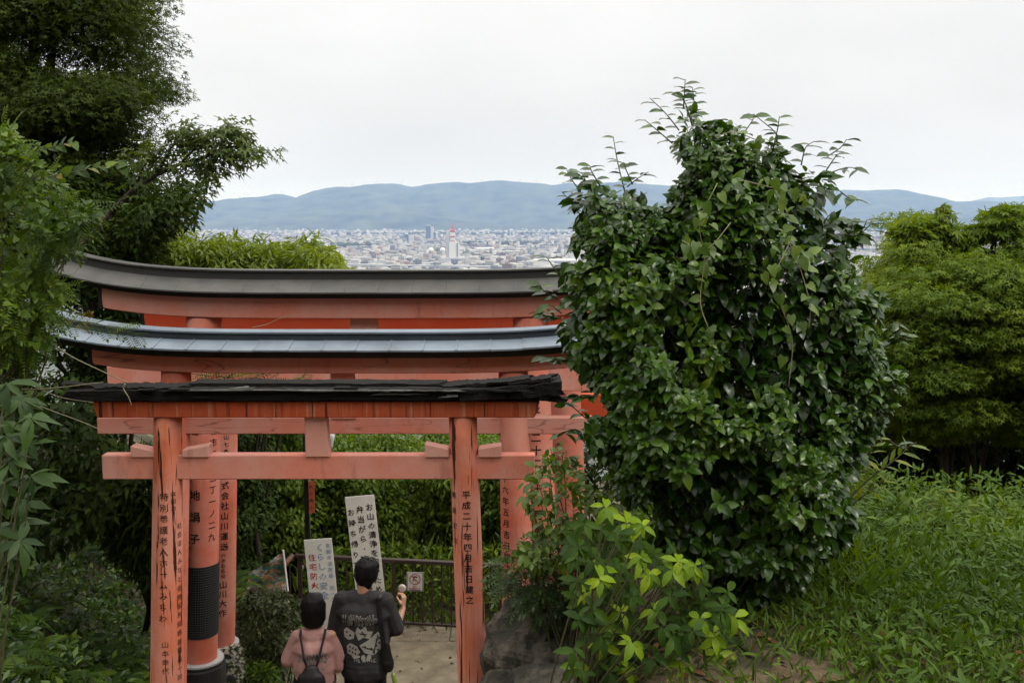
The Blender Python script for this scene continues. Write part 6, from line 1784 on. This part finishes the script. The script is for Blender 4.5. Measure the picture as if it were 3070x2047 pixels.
# ---- man in grey ----------------------------------------------------------------
MYp = 8.15
mtop = P(1088, 1678, MYp)
MH = 1.74
mx, mz = mtop.x + .0, mtop.z - MH + .005
RM, TM = rotz(math.radians(-6)), (mx, MYp, mz)
man = thing('person', (mx, MYp, mz), 'person in a dark grey printed t-shirt and black trousers raising a small fan', 'person')
hd = np.array([0.012, .058, 1.598])                 # head centre, bowed forward
RS, RE, RW = np.array([.205, .01, 1.385]), np.array([.262, .075, 1.10]), np.array([.287, .235, 1.225])
LS, LE, LW = np.array([-.205, .01, 1.385]), np.array([-.262, .03, 1.09]), np.array([-.235, .20, .98])
body = [((0,0,.98),.135,(0,0,1.12),.130,(1.15,.82,1)), ((0,0,1.12),.118,(0,0,1.30),.115,(1.2,.75,1)), ((-.13,0,1.365),.050,(.13,0,1.365),.050),
        ((0,-.005,1.38),.066,(0,.025,1.54),.056), (hd+[0,-.01,.0],.088,hd+[0,-.005,.03],.090,(.86,1.05,1.12)), (hd+[.0,.035,-.07],.055,hd+[0,.045,-.055],.055,(1,1,1)),
        (hd+[.078,.0,-.015],.022,hd+[.080,0,.015],.024,(.45,.9,1)), (hd+[-.078,0,-.015],.022,hd+[-.080,0,.015],.024,(.45,.9,1)), (hd+[0,.098,-.015],.013,hd+[0,.106,-.035],.016),
        (hd+[-.035,.088,.01],.013,hd+[.035,.088,.01],.013), (hd+[-.02,.088,-.075],.010,hd+[.02,.088,-.075],.010),
        (RS,.052,RE,.042), (RE,.041,RW,.027), (LS,.052,LE,.042), (LE,.041,LW,.027),
        ((.085,0,.95),.090,(.095,.02,.52),.060), ((.095,.02,.52),.058,(.10,-.02,.09),.040), ((.10,-.02,.06),.042,(.11,.13,.035),.034), ((-.085,0,.95),.090,(-.095,-.01,.52),.060), ((-.095,-.01,.52),.058,(-.10,-.06,.09),.040), ((-.10,-.06,.06),.042,(-.11,.09,.035),.034)]
body += hand(RW, (.06, .30, .95), (-.75, .25, .10), (-.2, -.9, .25), 1.0)
body += hand(LW, (.15, .6, -.6), (.6, .0, -.4), (.2, .5, .5), 1.0)
blob('body', body, .0062, 3, M['skin'], man, (RM, TM))
hair = [(hd+[0,-.014,-.005],.107,hd+[0,-.004,.034],.107,(.97,1.02,1.02)), (hd+[0,-.050,-.075],.062,hd+[0,-.045,.0],.088,(1.05,.75,1)), (hd+[-.055,-.005,-.02],.045,hd+[-.05,.03,.05],.06), (hd+[.055,-.005,-.015],.045,hd+[.05,.03,.05],.06), (hd+[-.03,.06,.075],.05,hd+[.03,.06,.075],.05),
        (hd+[.02,-.02,.135],.012,hd+[.035,-.035,.152],.006), (hd+[-.02,.0,.135],.012,hd+[-.045,-.005,.150],.006)]
blob('hair', hair, .007, 2, M['hair'], man, (RM, TM), folds(.006, 28, 4))
blob('trousers', [((0,0,1.0),.150,(0,0,.86),.155,(1.16,.85,1)), ((.085,0,.93),.108,(.10,.02,.52),.082), ((.10,.02,.52),.082,(.105,-.02,.10),.066), ((-.085,0,.93),.108,(-.10,-.01,.52),.082), ((-.10,-.01,.52),.082,(-.105,-.06,.10),.066)], .012, 3, M['trousers'], man, (RM, TM), folds(.006, 9, 2))
for sx, fy in ((.105, .03), (-.105, -.01)):
    blob('shoe', [((sx,fy-.06,.045),.046,(sx*1.05,fy+.14,.035),.040,(1,1,.8))], .010, 2, M['trousers'], man, (RM, TM))
shirt = [((0,-.005,.80),.205,(0,-.01,1.02),.196,(1.12,.80,.8)), ((0,-.01,1.02),.196,(0,-.015,1.27),.172,(1.22,.80,.8)), ((0,-.012,1.27),.172,(0,0,1.345),.112,(1.42,.92,.8)), ((-.165,0,1.375),.076,(.165,0,1.375),.076), ((-.08,-.004,1.395),.080,(.08,-.004,1.395),.080), ((0,-.006,1.38),.100,(0,-.004,1.425),.078,(1.05,1,.6)),
         (RS+[-.01,0,-.005],.074,RE+[-.004,-.008,.02],.085), (LS+[.01,0,-.005],.074,LE+[.004,-.004,-.01],.088)]
so, sme = blob('t_shirt', shirt, .0085, 4, M['shirt_grey'], man, (RM, TM), folds(.015, 8.5, 8))
blob('undershirt_collar', [((-.05,-.045,1.428),.012,(.05,-.045,1.428),.012), ((-.05,-.045,1.428),.012,(-.07,.0,1.425),.012), ((.05,-.045,1.428),.012,(.07,0,1.425),.012)], .006, 2, M['tower_white'], man, (RM, TM))
sh = []
V, Fv = textshape('SideWAYSTANce', .0, 1.262, .098, .325, .042, .012, 3, .52); sh.append(('print_outline', M['print_pale'], V, Fv, .004))
V, Fv = textshape('SideWAYSTANce', .0, 1.262, .098, .325, -.010, .012, 3, .52); sh.append(('print_lettering', M['print_dark'], V, Fv, .006))
V, Fv = textshape('THE MAGIC', .035, .915, .040, .185, .022, .004, 5, .7); sh.append(('print_lettering', M['print_pale'], V, Fv, .004))
def die(pts_top, pips):
    V, Fv = quad(pts_top); sh.append(('print_die', M['print_pale'], V, Fv, .004))
    c = np.mean(pts_top, 0); inner = [tuple(c+(np.array(p)-c)*1.0) for p in pts_top]
    for (x, z, rx, rz) in pips:
        V, Fv = ell(x, z, rx, rz, 8); sh.append(('print_pip', M['print_dark'], V, Fv, .0065))
def line(p, q, w=.004):
    p, q = np.array(p), np.array(q); d = unit(q-p); nn = np.array([-d[1], d[0]])*w
    V, Fv = quad([p+nn, p-nn, q-nn, q+nn]); sh.append(('print_line', M['print_dark'], V, Fv, .0062))
die([(-.145,1.165),(-.115,1.19),(-.045,1.15),(-.055,1.10),(-.10,1.085),(-.14,1.11)], [(-.085,1.125,.010,.011),(-.115,1.15,.008,.009)])
die([(-.115,1.035),(-.085,1.06),(-.02,1.035),(.005,.99),(-.035,.945),(-.11,.965)], [(-.085,1.03,.008,.010),(-.06,1.02,.008,.010),(-.035,1.01,.008,.010),(-.09,.99,.008,.010),(-.065,.98,.008,.010),(-.04,.97,.008,.010)])
die([(.0,1.05),(.07,1.09),(.145,1.155),(.185,1.09),(.165,1.0),(.115,.955),(.04,.98)], [(.045,1.035,.009,.010),(.095,1.015,.010,.011),(.115,.985,.009,.009),(.14,1.09,.008,.011),(.16,1.06,.008,.011),(.135,1.04,.008,.011),(.158,1.10,.008,.011),(.15,1.0,.008,.010)])
line((.02,1.04),(.12,1.0)); line((.12,1.0),(.15,1.13)); line((.12,1.0),(.12,.962))
V, Fv = quad([(-.02,1.205),(.01,1.18),(.05,1.215),(.062,1.17),(.11,1.165),(.075,1.135),(.085,1.10),(.03,1.115),(-.01,1.09),(-.005,1.135),(-.04,1.15)]); sh.append(('print_patch', M['print_pale'], V, Fv, .0035))
line((.0,1.15),(.06,1.14),.005); line((.02,1.17),(.05,1.12),.004)
for (x, z, a, b_, rt) in ((-.03,.945,.035,.014,.2),(.03,.935,.018,.03,.1),(.075,.94,.018,.03,-.3),(-.06,.955,.014,.014,0)):
    V, Fv = ell(x, z, a, b_, 14, rt); sh.append(('print_patch', M['print_pale'], V, Fv, .0042))
decal(sme, sh, RM, TM, None, so)
# shoulder bag
bagT = thing('shoulder_bag', (mx+.24, MYp, mz+.75), 'black shoulder bag hanging on the right side of the grey t-shirt', 'bag')
blob('strap', [((.150,-.085,1.435),.020,(.175,-.130,1.25),.019,(1.4,.6,1)), ((.175,-.130,1.25),.019,(.20,-.135,1.05),.019,(1.4,.6,1)), ((.150,-.085,1.435),.020,(.16,.05,1.435),.020,(1.4,1,.6))], .007, 2, M['bag'], bagT, (RM, TM))
blob('pouch', [((.205,-.105,1.04),.045,(.222,-.095,.88),.060,(.9,.7,1)), ((.222,-.095,.88),.060,(.222,-.09,.84),.055,(.95,.8,1))], .010, 3, M['bag'], bagT, (RM, TM), folds(.006, 10, 3))
bt = thing('green_bottle', (mx+.30, MYp, mz+.62), 'slim green bottle with an orange cap hanging below the shoulder bag', 'bottle')
Rm = Matrix(RM); tv = Vector(TM)
def W3(p): return Rm @ Vector(p) + tv
b0, b1 = W3((.262,-.08,.78)), W3((.295,-.085,.63))
MB().tube([b0, b0.lerp(b1,.15), b0.lerp(b1,.85), b1], [.012,.020,.020,.016], 12).build('bottle_body', flat('green_tea_bottle', (.20,.30,.06), .25, .5), bt, True)
MB().tube([b1, b1+(b1-b0)*.18], [.012,.011], 12).build('cap', flat('orange_cap', (.45,.12,.03), .4), bt, True)
# handheld fan
ft = thing('handheld_fan', W3(RW), 'small pale handheld fan in the raised hand', 'fan')
hp = W3(RW+np.array([-.022,.060,.055])); hu = (Rm @ Vector((.02,.10,1))).normalized()
MB().tube([hp-hu*.03, hp+hu*.075], [.0125,.0115], 12).build('handle', flat('pale_pink_plastic', (.55,.47,.44), .35, .5), ft, True)
fc = hp+hu*.098
MB().tube([fc+Vector((0,-.017,0)), fc+Vector((0,-.015,0)), fc+Vector((0,.015,0)), fc+Vector((0,.017,0))], [.022,.034,.034,.022], 20).build('head', bpy.data.materials['pale_pink_plastic'], ft, True)
# bracelet beads
bc = W3(RW - np.array([.0,.01,.012]))
mb = MB()
for k in range(9):
    a = k*2*math.pi/9; q = bc + Vector((math.cos(a)*.030, math.sin(a)*.026, math.sin(a)*.010))
    mb.lathe([(max(.0008,.006*math.sin(t)), -.006*math.cos(t)) for t in np.linspace(0, math.pi, 6)], q, 8)
br = mb.build('bracelet', M['ink'], None, True); tag(br, 'dark bead bracelet on the raised wrist', 'bracelet')

# ---- woman in pink ----------------------------------------------------------------
WYp = 7.95
wtop = P(937, 1781, WYp)
wx_, wz_ = wtop.x, wtop.z - 1.57 - .015
RW_, TW_ = rotz(math.radians(4)), (wx_, WYp, wz_)
wom = thing('person', (wx_, WYp, wz_), 'person with a black bob in a dusty pink t-shirt wearing a small black backpack', 'person')
hd = np.array([.0, .025, 1.455])
RS, RE, RWr = np.array([.145,.0,1.225]), np.array([.195,.02,.985]), np.array([.20,.20,.92])
LS, LE, LWr = np.array([-.145,.0,1.225]), np.array([-.225,.015,.985]), np.array([-.13,.17,1.0])
body = [((0,0,.88),.130,(0,0,1.02),.105,(1.2,.85,1)), ((0,0,1.02),.100,(0,0,1.16),.100,(1.15,.75,1)), ((-.11,0,1.22),.044,(.11,0,1.22),.044), ((0,0,1.22),.056,(0,.012,1.38),.047),
        (hd,.084,hd+[0,0,.025],.084,(.88,1.05,1.12)), (hd+[0,.04,-.065],.048,hd+[0,.045,-.05],.05), (hd+[0,.092,-.012],.011,hd+[0,.098,-.028],.013), (hd+[-.03,.080,.01],.012,hd+[.03,.080,.01],.012), (hd+[-.018,.080,-.068],.009,hd+[.018,.080,-.068],.009), (hd+[.075,0,0],.02,hd+[.077,0,.015],.02,(.5,.9,1)), (hd+[-.075,0,0],.02,hd+[-.077,0,.015],.02,(.5,.9,1)),
        (RS,.044,RE,.035), (RE,.034,RWr,.023), (LS,.044,LE,.036), (LE,.034,LWr,.023),
        ((.08,0,.86),.088,(.085,.02,.47),.056), ((.085,.02,.47),.054,(.09,-.02,.08),.036), ((.09,-.02,.055),.038,(.10,.11,.03),.030), ((-.08,0,.86),.088,(-.085,0,.47),.056), ((-.085,0,.47),.054,(-.09,-.04,.08),.036), ((-.09,-.04,.055),.038,(-.10,.09,.03),.030)]
body += hand(RWr, (-.1,.7,.3), (-.6,.2,-.3), (.0,-.1,.9), .9)
body += hand(LWr, (.7,.3,.35), (.2,.2,-.9), (.0,.5,.7), .9)
blob('body', body, .0062, 3, M['skin'], wom, (RW_, TW_))
hair = [(hd+[0,-.012,.010],.105,hd+[0,-.004,.030],.104,(.96,1.03,1.04)), (hd+[0,-.036,-.02],.096,hd+[0,-.032,-.100],.088,(1.10,.80,.75)), (hd+[-.065,-.005,.03],.044,hd+[-.066,.02,-.10],.034), (hd+[.065,-.005,.03],.044,hd+[.066,.02,-.10],.034), (hd+[-.03,.055,.07],.048,hd+[.03,.055,.07],.048)]
blob('hair', hair, .007, 3, M['hair'], wom, (RW_, TW_), folds(.003, 30, 4))
blob('trousers', [((0,0,.90),.142,(0,0,.78),.150,(1.16,.88,1)), ((.08,0,.84),.104,(.09,.02,.47),.078), ((.09,.02,.47),.078,(.095,-.02,.09),.062), ((-.08,0,.84),.104,(-.09,0,.47),.078), ((-.09,0,.47),.078,(-.095,-.04,.09),.062)], .012, 3, M['trousers'], wom, (RW_, TW_), folds(.006, 9, 5))
for sx, fy in ((.095, .03), (-.095, .01)):
    blob('shoe', [((sx,fy-.05,.04),.042,(sx*1.05,fy+.12,.032),.036,(1,1,.8))], .010, 2, M['tower_white'], wom, (RW_, TW_))
shirt = [((0,-.002,.73),.172,(0,-.005,.95),.155,(1.10,.88,.8)), ((0,-.005,.95),.155,(0,-.008,1.12),.138,(1.18,.86,.8)), ((0,-.006,1.12),.138,(0,0,1.195),.092,(1.36,.98,.8)), ((-.118,0,1.215),.060,(.118,0,1.215),.060), ((-.06,-.004,1.235),.070,(.06,-.004,1.235),.070), ((0,-.006,1.225),.088,(0,-.002,1.262),.070,(1.1,1,.6)),
         (RS+[-.005,0,0],.052,RE+[.002,-.005,.04],.064), (RE+[.002,-.005,.04],.064,RE+[.010,-.004,-.035],.066,(.72,1.0,1)), (LS+[.005,0,0],.052,LE+[.004,-.004,.03],.064)]
so, sme = blob('t_shirt', shirt, .0085, 4, M['shirt_pink'], wom, (RW_, TW_), folds(.016, 8.5, 18))
sh = []
V, Fv = textshape('SideWAYS', .0, 1.085, .105, .25, .036, .012, 3, .55); sh.append(('print_outline', M['print_pale'], V, Fv, .004))
V, Fv = textshape('SideWAYS', .0, 1.085, .105, .25, -.010, .012, 3, .55); sh.append(('print_lettering', M['print_dark'], V, Fv, .006))
V, Fv = textshape('TANce', .02, 1.005, .075, .17, .022, .012, 4, .6); sh.append(('print_outline', M['print_pale'], V, Fv, .004))
V, Fv = textshape('TANce', .02, 1.005, .075, .17, -.012, .012, 4, .6); sh.append(('print_lettering', M['print_dark'], V, Fv, .006))
decal(sme, sh, RW_, TW_, None, so)
bp = thing('backpack', (wx_, WYp-.2, wz_+.75), 'small black backpack on the pink t-shirt', 'backpack')
blob('pack', [((.0,-.215,.80),.105,(.0,-.215,.93),.098,(1.25,.62,1)), ((0,-.21,.93),.098,(0,-.20,1.005),.062,(1.05,.7,1))], .009, 3, M['bag'], bp, (RW_, TW_), folds(.004, 9, 6))
blob('pocket', [((.0,-.285,.77),.062,(.0,-.285,.83),.058,(1.35,.42,1))], .008, 3, M['bag'], bp, (RW_, TW_), folds(.003, 9, 7))
for sx in (-1, 1):
    blob('strap', [((sx*.100,-.02,1.285),.011,(sx*.100,-.072,1.262),.011,(1.2,1,.7)), ((sx*.100,-.072,1.262),.0105,(sx*.060,-.165,1.10),.0105), ((sx*.060,-.165,1.10),.0105,(sx*.022,-.185,.985),.0105)], .005, 2, M['bag'], bp, (RW_, TW_))
    blob('lower_strap', [((sx*.12,-.19,.80),.009,(sx*.19,-.12,.90),.008)], .005, 2, M['bag'], bp, (RW_, TW_))
MB().tube([Vector(np.array(rotz(math.radians(4)))@np.array((0,-.288,.905)))+Vector(TW_), Vector(np.array(rotz(math.radians(4)))@np.array((0,-.296,.905)))+Vector(TW_)], .011, 12).build('badge', M['brass'], bp)
